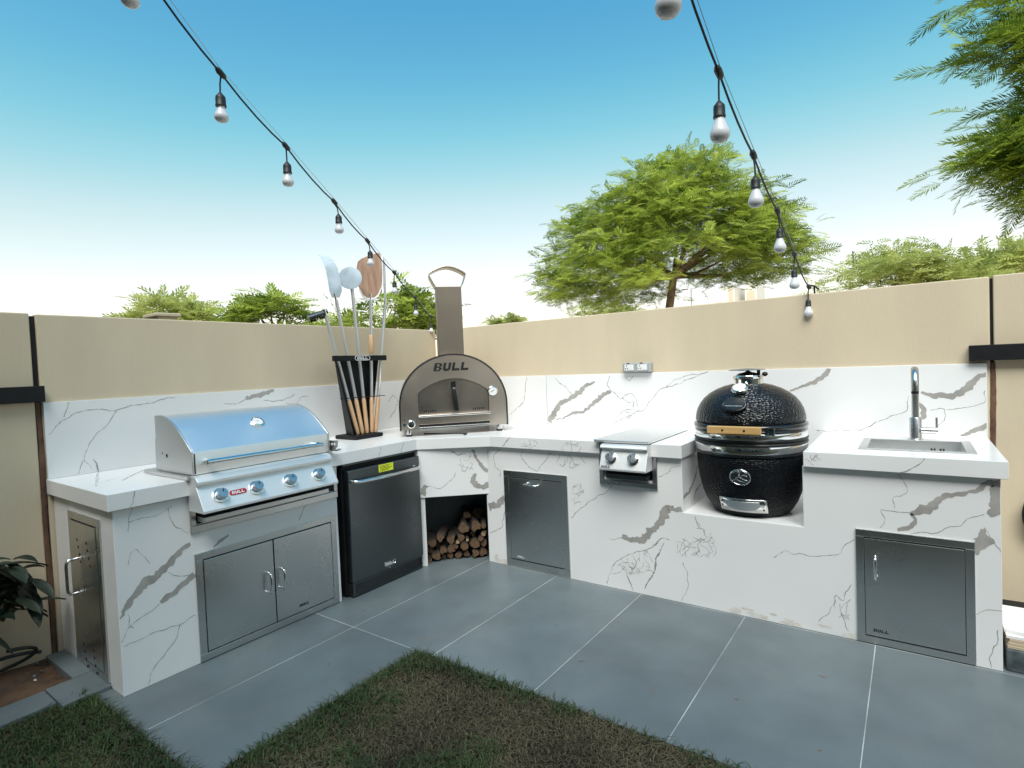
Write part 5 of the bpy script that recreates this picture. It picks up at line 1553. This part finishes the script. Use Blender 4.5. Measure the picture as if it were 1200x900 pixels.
MB().tube(sp, 0.0175, 18).build('spout', M['steel'], FC, smooth=50)
MB().cyl((fx, fy - 0.17, HC + 0.262), (fx, fy - 0.17, HC + 0.2755), 0.0165, 18).build('aerator', M['black'], FC, smooth=50)
lv = MB().cyl((fx + 0.024, fy - 0.01, HC + 0.052), (fx + 0.098, fy - 0.01, HC + 0.050), 0.0175, 18).build('lever_body', M['steel'], FC, smooth=50)
MB().cyl((fx + 0.092, fy - 0.01, HC + 0.06), (fx + 0.092, fy - 0.01, HC + 0.122), 0.0055, 10).build('lever', M['steel'], lv, smooth=50)

# ------------------------------------------------------------------ double socket on the wall
SO = thing('socket_outlet', 'grey weatherproof double socket fixed above the backsplash', 'socket', (2.048, 0, 1.337))
MB().box(1.938, 2.158, -0.050, 0.002, 1.337, 1.410).build('back_box', M['grey_plastic'], SO, bevel=0.008, seg=3)
for k in range(2):
    x0 = 1.950 + 0.103 * k
    c_ = MB().box(x0, x0 + 0.088, -0.056, -0.0505, 1.347, 1.402).build('cover_frame', M['grey_plastic'], SO, bevel=0.003)
    MB().box(x0 + 0.008, x0 + 0.080, -0.058, -0.0565, 1.353, 1.396).build('face_plate', M['white_plastic'], c_, bevel=0.001)
    for (a, b) in ((0.026, 1.386), (0.018, 1.366), (0.034, 1.366)):
        MB().box(x0 + a - 0.003, x0 + a + 0.003, -0.0588, -0.0581, b - 0.005, b + 0.005).build('pin_hole', M['black_gap'], c_)
    MB().box(x0 + 0.050, x0 + 0.074, -0.0605, -0.0581, 1.358, 1.388).build('switch', M['white_plastic'], c_, bevel=0.001)
    MB().box(x0 + 0.028, x0 + 0.046, -0.0575, -0.0505, 1.4025, 1.4085).build('catch', M['black'], c_)

# wall lamp past the counter end
WLm = thing('wall_lamp', 'oval black bulkhead lamp on the wall past the sink end', 'lamp', (4.232, 0, 0.54))
lp = [(4.232 + 0.062 * math.cos(2 * PI * i / 36), -0.045, 0.535 + 0.110 * math.sin(2 * PI * i / 36)) for i in range(36)]
MB().add([(x, 0.001, z) for x, y, z in lp] + lp, [tuple(range(36, 72))[::-1]] + [(i, (i + 1) % 36, 36 + (i + 1) % 36, 36 + i) for i in range(36)]).build('housing', M['black'], WLm)
MB().tube(lp, 0.010, 8, closed=True).build('rim', M['black'], WLm, smooth=60)
MB().ellipsoid((4.232, -0.046, 0.535), 0.05, 0.018, 0.098, 24, 14).build('lens', M['white_plastic'], WLm, smooth=60)

# leftover building materials beside the counter end
gb = MB().box(4.022, 4.50, -0.76, -0.30, 0.0005, 0.098).build('stone_block', M['granite'], bevel=0.006)
tag(gb, 'dark mottled stone block on the floor beside the counter end', 'stone')
for k in range(3):
    o = MB().box(4.026 + 0.004 * k, 4.47 - 0.01 * k, -0.752 + 0.006 * k, -0.32, 0.099 + 0.0125 * k, 0.1108 + 0.0125 * k).build('board', M['ply'], bevel=0.001)
    tag(o, ('lowest', 'middle', 'uppermost')[k] + ' pale wooden board lying on the dark stone block', 'board', 'boards on the stone block')
o = MB().box(4.024, 4.40, -0.735, -0.36, 0.137, 0.150).build('slab_offcut', M['marble'], bevel=0.001)
tag(o, 'lower white stone offcut lying on the wooden boards', 'stone', 'white stone offcuts')
o = MB().prism([(4.020, -0.70), (4.13, -0.73), (4.30, -0.42), (4.020, -0.40)], 0.1505, 0.164).build('slab_offcut', M['marble'], bevel=0.001)
tag(o, 'upper crooked white stone offcut on top of the pile', 'stone', 'white stone offcuts')
o = MB().prism([(4.03, -0.26), (4.6, -0.28), (4.6, -0.10), (4.03, -0.12)], 0.0005, 0.10).build('soil_bag', M['black'], bevel=0.02, seg=3)
tag(o, 'black plastic sack behind the pile of boards', 'sack')

# ------------------------------------------------------------------ firewood in the niche
LOGS = [(0.311, 0.233, 0.039), (0.399, 0.248, 0.036), (0.338, 0.306, 0.028), (0.429, 0.303, 0.039), (0.459, 0.247, 0.02), (0.459, 0.183, 0.021), (0.29, 0.164, 0.025), (0.262, 0.140, 0.014), (0.38, 0.175, 0.02),
        (0.311, 0.100, 0.032), (0.389, 0.114, 0.036), (0.39, 0.042, 0.026), (0.45, 0.042, 0.030), (0.213, 0.152, 0.032), (0.216, 0.082, 0.032), (0.154, 0.085, 0.028), (0.105, 0.044, 0.030), (0.076, 0.131, 0.032),
        (0.138, 0.182, 0.028), (0.052, 0.018, 0.018), (0.262, 0.031, 0.026), (0.325, 0.036, 0.024), (0.205, 0.030, 0.022), (0.334, 0.155, 0.011), (0.455, 0.112, 0.024), (0.433, 0.150, 0.018), (0.155, 0.022, 0.020), (0.058, 0.075, 0.024), (0.250, 0.105, 0.016)]
PALE = {5, 7, 23}
for k, (s, z, r) in enumerate(LOGS):
    dep = -0.05 - 0.09 * RNG.random() - (0.10 if k in (2, 3) else 0)
    c = A0 + TD * s + ND * dep
    ln = 0.26
    lo = thing('firewood_log', ('split firewood log with a pale fresh-cut end in the niche' if k in PALE else 'topmost firewood log of the stack under the pizza oven' if k in (2, 3) else 'split firewood log lying on the floor of the niche' if z - r < 0.02 else 'split firewood log in the middle of the stack under the pizza oven'), 'log', (c[0], c[1], max(z - r, 0.001)), math.atan2(TD[1], TD[0]) + RNG.normal() * 0.09, 'firewood logs stacked in the niche')
    nn = 10
    ph = RNG.random() * 6.28
    tri = RNG.random() < 0.8
    pr_ = []
    for i in range(nn):
        a = 2 * PI * i / nn
        rr = r * (0.86 + 0.36 * RNG.random())
        if tri:
            rr *= 0.70 + 0.46 * abs(math.cos(1.5 * (a + ph)))
        zc = max(-min(z, r) + 0.0, rr * math.sin(a)) if z - r < 0.004 else rr * math.sin(a)
        pr_.append((rr * math.cos(a), zc))
    zb = max(z - r, 0.001)
    mb = MB()
    off = z - zb
    vs = [(x, 0.0 + RNG.normal() * 0.002, y + off) for x, y in pr_] + [(x * 0.97, ln, y * 0.97 + off) for x, y in pr_] + [(x * 0.92, -0.0015, y * 0.92 + off) for x, y in pr_]
    fs = [tuple(range(nn))[::-1] if False else tuple(range(2 * nn, 3 * nn)), tuple(range(nn, 2 * nn))[::-1]]
    fs += [(i, (i + 1) % nn, nn + (i + 1) % nn, nn + i) for i in range(nn)]
    fs += [(2 * nn + i, 2 * nn + (i + 1) % nn, (i + 1) % nn, i) for i in range(nn)]
    mb.add(vs, fs[1:])
    mb.build('bark', M['log_bark'], lo, world=False, smooth=50)
    MB().add([(x * 0.93, -0.0035, y * 0.93 + off) for x, y in pr_], [tuple(range(nn))]).build('cut_end', M['log_end_pale'] if k in PALE else M['log_end'], lo, world=False)

# ------------------------------------------------------------------ plant and hose by the left wall
PL_ = thing('leafy_plant', 'dark broad-leaved shrub growing in the soil bed by the wall', 'plant', (0.17, -3.42, 0.01))
MB().tube([(0.17, -3.42, 0.0), (0.18, -3.38, 0.25), (0.16, -3.33, 0.46)], [0.012, 0.010, 0.007], 8).build('stem', M['bark'], PL_, smooth=60)
MB().tube([(0.17, -3.40, 0.12), (0.22, -3.30, 0.30), (0.20, -3.24, 0.42)], [0.009, 0.007, 0.005], 8).build('stem', M['bark'], PL_, smooth=60)
for k in range(78):
    a = RNG.random() * 2 * PI
    el = RNG.uniform(-0.7, 0.9)
    L = RNG.uniform(0.09, 0.17)
    b = Vector((0.17 + RNG.normal() * 0.045, -3.27 + RNG.normal() * 0.060, 0.47 + RNG.uniform(-0.15, 0.12)))
    d_ = Vector((math.cos(a) * math.cos(el), math.sin(a) * math.cos(el), math.sin(el)))
    if b.x + d_.x * L < 0.02:
        d_.x = abs(d_.x)
    sd = d_.cross(Vector((0, 0, 1))).normalized()
    up = sd.cross(d_)
    vs, fs = [], []
    for i in range(6):
        t = i / 5
        w = 0.030 * math.sin(PI * min(1, t * 0.93 + 0.05)) ** 0.8 + 0.0012
        c = b + d_ * L * t - Vector((0, 0, 1)) * 0.06 * t * t
        vs += [c - sd * w + up * 0.006, c - up * 0.002, c + sd * w + up * 0.006]
    for i in range(5):
        fs += [(3 * i, 3 * i + 1, 3 * i + 4, 3 * i + 3), (3 * i + 1, 3 * i + 2, 3 * i + 5, 3 * i + 4)]
    MB().add(vs, fs).build('leaf', M['plant'], PL_, smooth=60)
hz = []
for i in range(30):
    a = -0.3 + 2 * PI * 1.15 * i / 29
    hz.append((0.09 + 0.05 * math.cos(a) + 0.02 * i / 29, -3.29 + 0.19 * math.cos(a * 1.0 + 0.6) * (1 - 0.006 * i), 0.062 + 0.05 * math.sin(a + 0.9) + 0.0015 * i))
hz = [(x, y, max(z, 0.024)) for x, y, z in hz]
o = MB().tube(hz, 0.0085, 8).build('garden_hose', M['rubber'], smooth=60)
tag(o, 'black garden hose looped on the soil below the leafy plant', 'hose')

# ------------------------------------------------------------------ string lights from the garden wall to the house
def string_lights(P0, step, n, drop, br, bl, label, rise, k_rise):
    P0, step = Vector(P0), Vector(step)
    T_ = thing('string_lights', label, 'string lights', tuple(P0))
    pts, nodes = [], []
    for k in range(n + 1):
        nodes.append(P0 + step * k + Vector((RNG.normal() * 0.006, RNG.normal() * 0.006, RNG.normal() * 0.004 + rise * max(0, k - k_rise))))
    for k in range(n):
        for i in range(4):
            t = i / 4
            p = nodes[k].lerp(nodes[k + 1], t)
            p.z -= 0.018 * 4 * t * (1 - t)
            pts.append(p)
    pts.append(nodes[-1])
    MB().tube(pts, 0.0042, 6).build('cord', M['rubber'], T_, smooth=60)
    MB().tube([nodes[0] + Vector((0, 0, 0.010))] + [p + Vector((0.006, 0, 0.012)) for p in nodes[1:]], 0.0014, 4).build('support_wire', M['alu'], T_)
    for k in range(n):
        a = nodes[k]
        sc = (0.74, 0.76, 0.80, 0.86, 0.93, 1.0)[min(k, 5)]      # bulbs of mixed size
        Bp = lambda pr: [(r * sc, h * sc) for r, h in pr]
        j = MB().lathe([(0.007, -0.030), (0.012, -0.018), (0.013, 0.012), (0.008, 0.028)], a, 10, step.normalized()).build('cable_joint', M['rubber'], T_, smooth=50)
        sw = Vector((RNG.normal() * 0.006, RNG.normal() * 0.006, 0))
        b = a + Vector((0, 0, -drop * sc)) + sw
        MB().tube([a + Vector((0, 0, -0.012)), a.lerp(b, 0.5) + sw * 0.3, b], 0.0036, 6).build('drop_cord', M['rubber'], j, smooth=60)
        s_ = MB().lathe(Bp([(0.006, 0.004), (0.012, -0.004), (0.019, -0.012), (0.0205, -0.022), (0.0205, -0.046), (0.022, -0.048), (0.022, -0.054), (0.017, -0.055)]), b, 18).build('lamp_socket', M['rubber'], T_, smooth=40)
        MB().lathe(Bp([(0.0155, -0.054), (br * 0.56, -0.054 - bl * 0.16), (br * 0.74, -0.054 - bl * 0.36), (br * 0.95, -0.054 - bl * 0.55), (br, -0.054 - bl * 0.68),
                    (br * 0.93, -0.054 - bl * 0.82), (br * 0.68, -0.054 - bl * 0.94), (br * 0.3, -0.054 - bl * 0.995), (0.0, -0.054 - bl)]), b, 24, caps=False).build('bulb', M['bulb'], s_, smooth=60)
    return T_, nodes


LS, ln_ = string_lights((0.02, -0.06, 1.912), (0.2199, -0.4335, 0.13456), 20, 0.082, 0.029, 0.066, 'string of white bulbs ending at the wall corner behind the oven chimney', 0.045, 6)
RS, rn_ = string_lights((3.191, -0.02, 1.843), (0.0011, -0.4897, 0.1317), 18, 0.105, 0.035, 0.088, 'string of white bulbs ending on the wall above the ceramic grill', 0.065, 4)
# hooks that carry their ends
h = thing('wire_hook', 'small black hook post on the wall corner holding the string lights', 'hook', (0.03, 0.04, HW))
MB().cyl((0.03, 0.05, HW - 0.01), (0.025, 0.0, 1.905), 0.004, 8).build('rod', M['black'], h, smooth=60)
MB().tube([(0.025, 0.0, 1.905), (0.02, -0.04, 1.925), (0.02, -0.062, 1.916)], 0.003, 6).build('eye', M['black'], h, smooth=60)
h = thing('wire_hook', 'small black hook on the wall top above the ceramic grill', 'hook', (3.22, 0.03, HW))
MB().cyl((3.215, 0.03, HW - 0.005), (3.215, 0.02, 1.842), 0.005, 8).build('rod', M['black'], h, smooth=60)
MB().tube([(3.191, -0.018, 1.845), (3.205, 0.01, 1.846), (3.225, 0.02, 1.836), (3.24, 0.015, 1.818)], 0.006, 6).build('clip', M['black'], h, smooth=60)


# ------------------------------------------------------------------ trees with feathery leaves
def frond_template(npair, pin_len, pin_w, droop, seed):
    """unit-length leaf along +x with pairs of narrow leaflets; returns quads"""
    rg = np.random.default_rng(seed)
    vs, fs = [], []

    def q(p):
        o = len(vs)
        vs.extend(p)
        fs.append((o, o + 1, o + 2, o + 3))
    z = lambda x: 0.10 * x - droop * x * x
    for k in range(3):                                     # stalk
        a, b = k / 3, (k + 1) / 3
        q([(a, -0.008, z(a)), (b, -0.007, z(b)), (b, 0.007, z(b)), (a, 0.008, z(a))])
    for k in range(npair):
        x = 0.16 + 0.84 * k / (npair - 1)
        ln = pin_len * (0.55 + 0.75 * math.sin(PI * min(1, 0.18 + 0.74 * k / (npair - 1)))) * rg.uniform(0.85, 1.1)
        for s in (-1, 1):
            ang = math.radians(58 - 30 * k / npair) + rg.normal() * 0.08
            dx, dy = math.cos(ang), math.sin(ang) * s
            dz = rg.normal() * 0.10 - 0.12
            w = pin_w
            px, py = -dy, dx
            a = (x, 0, z(x))
            m = (x + dx * ln * 0.5, dy * ln * 0.5, z(x) + dz * ln * 0.4)
            e = (x + dx * ln, dy * ln, z(x) + dz * ln)
            q([a, (m[0] - px * w, m[1] - py * w, m[2]), e, (m[0] + px * w, m[1] + py * w, m[2])])
    return np.array(vs), np.array(fs)


def crown_mesh(tips, dirs, lens, tmpl, seed):
    """one frond per tip; dirs (n,3) unit, lens (n,)"""
    rg = np.random.default_rng(seed)
    n = len(tips)
    X = dirs / np.linalg.norm(dirs, axis=1)[:, None]
    up = np.tile(np.array([0, 0, 1.0]), (n, 1)) + rg.normal(size=(n, 3)) * 0.42
    Y = np.cross(up, X)
    Y /= np.linalg.norm(Y, axis=1)[:, None] + 1e-9
    Z = np.cross(X, Y)
    tv, tf = tmpl
    V = (tips[:, None, :] + lens[:, None, None] * (tv[None, :, 0:1] * X[:, None, :] + tv[None, :, 1:2] * Y[:, None, :] + tv[None, :, 2:3] * Z[:, None, :]))
    Fx = (np.arange(n) * len(tv))[:, None, None] + tf[None]
    return V.reshape(-1, 3), Fx.reshape(-1, 4), len(tv)


def tree(name, label, base, fork, clumps, per_clump, flen, tmpls, lm, trunk_r, seed, group=None, up_bias=0.25, limbs=14, center=None, rnd=0.75):
    """clumps: list of (x, y, z, rx, rz)"""
    rg = np.random.default_rng(seed)
    T_ = thing(name, label, 'tree', base, 0, group)
    base, fork = Vector(base), Vector(fork)
    loc = Vector(T_.location)
    mb = MB()
    mid = base.lerp(fork, 0.5) + Vector((rg.normal() * 0.06, rg.normal() * 0.06, 0)) * (fork - base).length
    mb.tube([base - loc, mid - loc, fork - loc], [trunk_r * 1.15, trunk_r, trunk_r * 0.85], 10)
    idx = [i for i in rg.permutation(len(clumps)) if clumps[i][2] > fork.z + 0.25][:limbs]
    for i in idx:
        c = Vector(clumps[i][:3])
        w = fork.lerp(c, 0.45) + Vector((0, 0, -0.10 * (c - fork).length))
        w2 = fork.lerp(c, 0.75) + Vector((rg.normal() * 0.08, rg.normal() * 0.08, -0.05 * (c - fork).length))
        mb.tube([fork - loc, w - loc, w2 - loc, c - loc], [trunk_r * 0.55, trunk_r * 0.34, trunk_r * 0.2, trunk_r * 0.07], 6)
        for _ in range(3):
            e = c + Vector((rg.normal() * clumps[i][3] * 0.7, rg.normal() * clumps[i][3] * 0.7, rg.normal() * clumps[i][4] * 0.5))
            mb.tube([w2 - loc, w2.lerp(e, 0.5) - loc + Vector((0, 0, 0.03)), e - loc], [trunk_r * 0.14, trunk_r * 0.09, trunk_r * 0.03], 4)
    mb.build('trunk', M['bark'], T_, world=False, smooth=60)
    cen = Vector(center) if center else fork + Vector((0, 0, 0.5))
    AV, AF, AT, off = [], [], [], 0
    for ti, tm in enumerate(tmpls):
        tips, dirs, lens, tint = [], [], [], []
        for ci, c in enumerate(clumps):
            if ci % len(tmpls) != ti:
                continue
            m = int(per_clump * c[3] / 0.45)
            p = rg.normal(size=(m, 3)) * np.array([c[3], c[3], c[4]]) * 0.62 + np.array(c[:3])
            out = p - np.array(cen)
            out[:, 2] *= 0.35
            out /= np.linalg.norm(out, axis=1)[:, None] + 1e-6
            az = rg.normal(size=(m, 3))
            az[:, 2] *= 0.35
            d = out * 0.6 + az * rnd
            d[:, 2] = d[:, 2] * 0.5 + up_bias + rg.normal(size=m) * 0.16
            tips.append(p)
            dirs.append(d)
            lens.append(flen * rg.uniform(0.7, 1.2, m))
            tint.append(np.clip(rg.normal(0.58, 0.24, m) + rg.normal() * 0.12, 0, 1))
        if not tips:
            continue
        tips, dirs, lens, tint = map(np.concatenate, (tips, dirs, lens, tint))
        V_, F_, nv = crown_mesh(tips, dirs, lens, tm, seed + ti)
        AV.append(V_ - np.array(loc))
        AF.append(F_ + off)
        AT.append(np.repeat(tint, nv))
        off += len(V_)
    fast_mesh('crown', np.concatenate(AV), np.concatenate(AF), lm, T_, np.concatenate(AT))
    return T_


TA = [frond_template(8, 0.32, 0.036, 0.45, s) for s in (1, 2, 7)]
TB = [frond_template(17, 0.24, 0.017, 0.34, s) for s in (3, 4)]
TCf = [frond_template(6, 0.34, 0.055, 0.35, s) for s in (5, 6)]
RV, DV = np.array([0.812, 0.583]), np.array([-0.583, 0.812])

# the big tree behind the right-hand wall: umbrella of many tiers with gaps
rg = np.random.default_rng(77)
TC = np.array([-0.10, 7.03])
cl = []
tries = 0
while len(cl) < 260 and tries < 90000:
    tries += 1
    s, dp = rg.uniform(-2.4, 2.4), rg.uniform(-2.0, 2.0)
    q2 = math.sqrt((s / 2.46) ** 2 + (dp / 2.05) ** 2)
    if q2 > 0.995:
        continue
    top = 2.85 + 2.46 * (1 - q2 ** 2.3) ** 0.58 + 0.16 * math.sin(2.6 * s + 1.0)
    if s > 0.6:
        top -= 0.40 * math.exp(-((s - 0.95) / 0.28) ** 2)      # notch between the two lobes
    bot = 2.70 + 0.10 * math.sin(3 * s) + (0.22 if s > 0.5 else 0)
    z = top - 0.10 - abs(rg.normal()) * 0.95
    if z < bot:
        continue
    p = np.array([s, dp, z])
    if any(np.linalg.norm((p - q) * np.array([1, 1, 1.6])) < 0.335 for q in cl):
        continue
    cl.append(p)
clumps = [(TC[0] + RV[0] * p[0] + DV[0] * p[1], TC[1] + RV[1] * p[0] + DV[1] * p[1], p[2] + 0.045 * p[0], 0.30, 0.11) for p in cl]
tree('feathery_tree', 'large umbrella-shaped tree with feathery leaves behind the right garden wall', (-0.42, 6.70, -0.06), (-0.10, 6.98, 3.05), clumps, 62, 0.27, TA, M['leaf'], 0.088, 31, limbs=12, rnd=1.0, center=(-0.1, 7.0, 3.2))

# tree reaching in from the right, close
clumps = []
rg = np.random.default_rng(12)
for (c, n, rr, zz_) in (((5.03, 4.52, 3.56), 22, 0.42, 0.22), ((5.18, 4.64, 4.82), 22, 0.42, 0.30), ((5.55, 4.9, 4.0), 14, 0.6, 0.3), ((6.0, 5.3, 4.5), 18, 0.95, 0.65), ((5.6, 5.0, 5.8), 12, 0.85, 0.4), ((5.20, 4.64, 3.10), 8, 0.28, 0.06)):
    for _ in range(n):
        clumps.append((c[0] + rg.normal() * rr * 0.55, c[1] + rg.normal() * rr * 0.55, c[2] + rg.normal() * zz_ * 0.6, 0.34, 0.14))
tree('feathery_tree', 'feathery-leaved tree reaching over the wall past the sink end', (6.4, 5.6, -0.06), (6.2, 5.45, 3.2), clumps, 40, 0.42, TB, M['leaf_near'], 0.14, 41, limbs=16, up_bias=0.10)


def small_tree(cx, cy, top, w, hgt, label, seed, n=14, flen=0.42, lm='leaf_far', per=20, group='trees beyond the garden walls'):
    r_ = np.random.default_rng(seed)
    cl_ = []
    for _ in range(n):
        s, dp = r_.uniform(-1, 1) * w * 0.42, r_.uniform(-1, 1) * w * 0.35
        z = top - 0.25 - hgt * 0.75 * (abs(s) / (w * 0.5)) ** 2 - abs(r_.normal()) * hgt * 0.25
        cl_.append((cx + RV[0] * s + DV[0] * dp, cy + RV[1] * s + DV[1] * dp, z, 0.16 * w, 0.07 * w))
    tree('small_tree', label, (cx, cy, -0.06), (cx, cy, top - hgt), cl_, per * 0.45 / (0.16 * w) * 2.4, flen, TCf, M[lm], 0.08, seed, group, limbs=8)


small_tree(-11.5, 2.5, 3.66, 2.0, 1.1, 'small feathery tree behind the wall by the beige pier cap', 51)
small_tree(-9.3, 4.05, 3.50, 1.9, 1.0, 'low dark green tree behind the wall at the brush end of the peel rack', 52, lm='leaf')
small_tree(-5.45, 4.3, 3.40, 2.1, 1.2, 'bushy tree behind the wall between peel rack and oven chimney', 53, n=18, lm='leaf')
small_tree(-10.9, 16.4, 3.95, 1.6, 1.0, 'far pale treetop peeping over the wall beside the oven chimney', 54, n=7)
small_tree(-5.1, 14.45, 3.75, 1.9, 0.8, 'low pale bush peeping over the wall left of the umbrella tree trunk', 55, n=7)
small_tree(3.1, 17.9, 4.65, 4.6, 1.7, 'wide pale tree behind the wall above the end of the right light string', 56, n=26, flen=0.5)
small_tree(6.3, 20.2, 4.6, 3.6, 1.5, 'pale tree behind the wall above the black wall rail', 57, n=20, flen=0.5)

# ------------------------------------------------------------------ white villa far behind the wall
VL = thing('villa', 'white flat-roofed villa far behind the umbrella tree', 'villa', (-6.0, 28.0, -0.06))
MB().box(-12.0, -4.65, 27.6, 33.0, -0.06, 4.45).build('wing', M['villa'], VL)
MB().box(-4.60, -3.90, 27.2, 30.0, -0.06, 5.18).build('stair_tower', M['villa'], VL)
MB().box(-4.20, -3.98, 27.17, 27.199, 4.0, 5.0).build('window', M['stucco_left'], VL)
MB().box(-3.55, -2.95, 28.0, 30.0, -0.06, 5.34).build('stair_tower', M['villa'], VL)
MB().box(-3.45, -3.05, 27.97, 27.999, 3.9, 4.9).build('window', M['stucco_left'], VL)
lp = MB().cyl((-3.9, 20.0, -0.06), (-3.9, 20.0, 4.4), 0.03, 8).build('lamp_post', M['alu'])
tag(lp, 'thin far lamp post seen right of the umbrella tree trunk', 'lamp post')

# ------------------------------------------------------------------ unseen house opposite the kitchen, height raised to shade the patio
H = thing('house', 'unseen two-storey house opposite the kitchen, made tall to shade the patio', 'house', (1.0, -10.0, -0.06))
HF = -9.0
MB().box(-16.0, 14.0, HF - 6.0, HF, -0.06, 9.4).build('wall', M['house'], H)
MB().box(-16.2, 14.2, HF - 6.2, HF + 0.2, 9.4, 9.6).build('roof', M['house'], H)
for x0, x1, z0, z1 in ((-9.5, -7.5, 0.9, 2.3), (-5.5, -3.5, 0.9, 2.3), (-0.6, 2.6, 0.0, 2.5), (5.0, 7.4, 0.0, 2.5), (10.0, 12.0, 0.9, 2.3), (-9.5, -7.5, 4.4, 5.9), (-4.0, -2.0, 4.4, 5.9), (1.5, 4.0, 4.3, 6.0), (7.0, 9.0, 4.4, 5.9)):
    w_ = MB().box(x0, x1, HF, HF + 0.03, z0, z1).build('window', M['glass'], H)
    fr = MB()
    fr.box(x0 - 0.06, x1 + 0.06, HF, HF + 0.06, z1, z1 + 0.06)
    fr.box(x0 - 0.06, x0, HF, HF + 0.06, z0, z1)
    fr.box(x1, x1 + 0.06, HF, HF + 0.06, z0, z1)
    fr.box((x0 + x1) / 2 - 0.03, (x0 + x1) / 2 + 0.03, HF + 0.031, HF + 0.06, z0, z1)
    fr.build('window_frame', M['alu_paint'], w_)
MB().box(-6.0, 1.2, HF, -4.75, -0.06, 2.75).build('wing', M['house'], H)  # wing added out of view to shade the left end of the garden
MB().box(-6.15, 1.35, HF + 0.2, -4.6, 2.75, 2.9).build('shade_wing_roof', M['house'], H)
fw = thing('garden_wall', 'beige garden wall on the far right side of the lawn', 'wall', (9.1, -3.7, 0))
MB().box(9.0, 9.2, -7.6, 0.2, -0.1, HW).build('wall_panel', M['stucco_right'], fw)
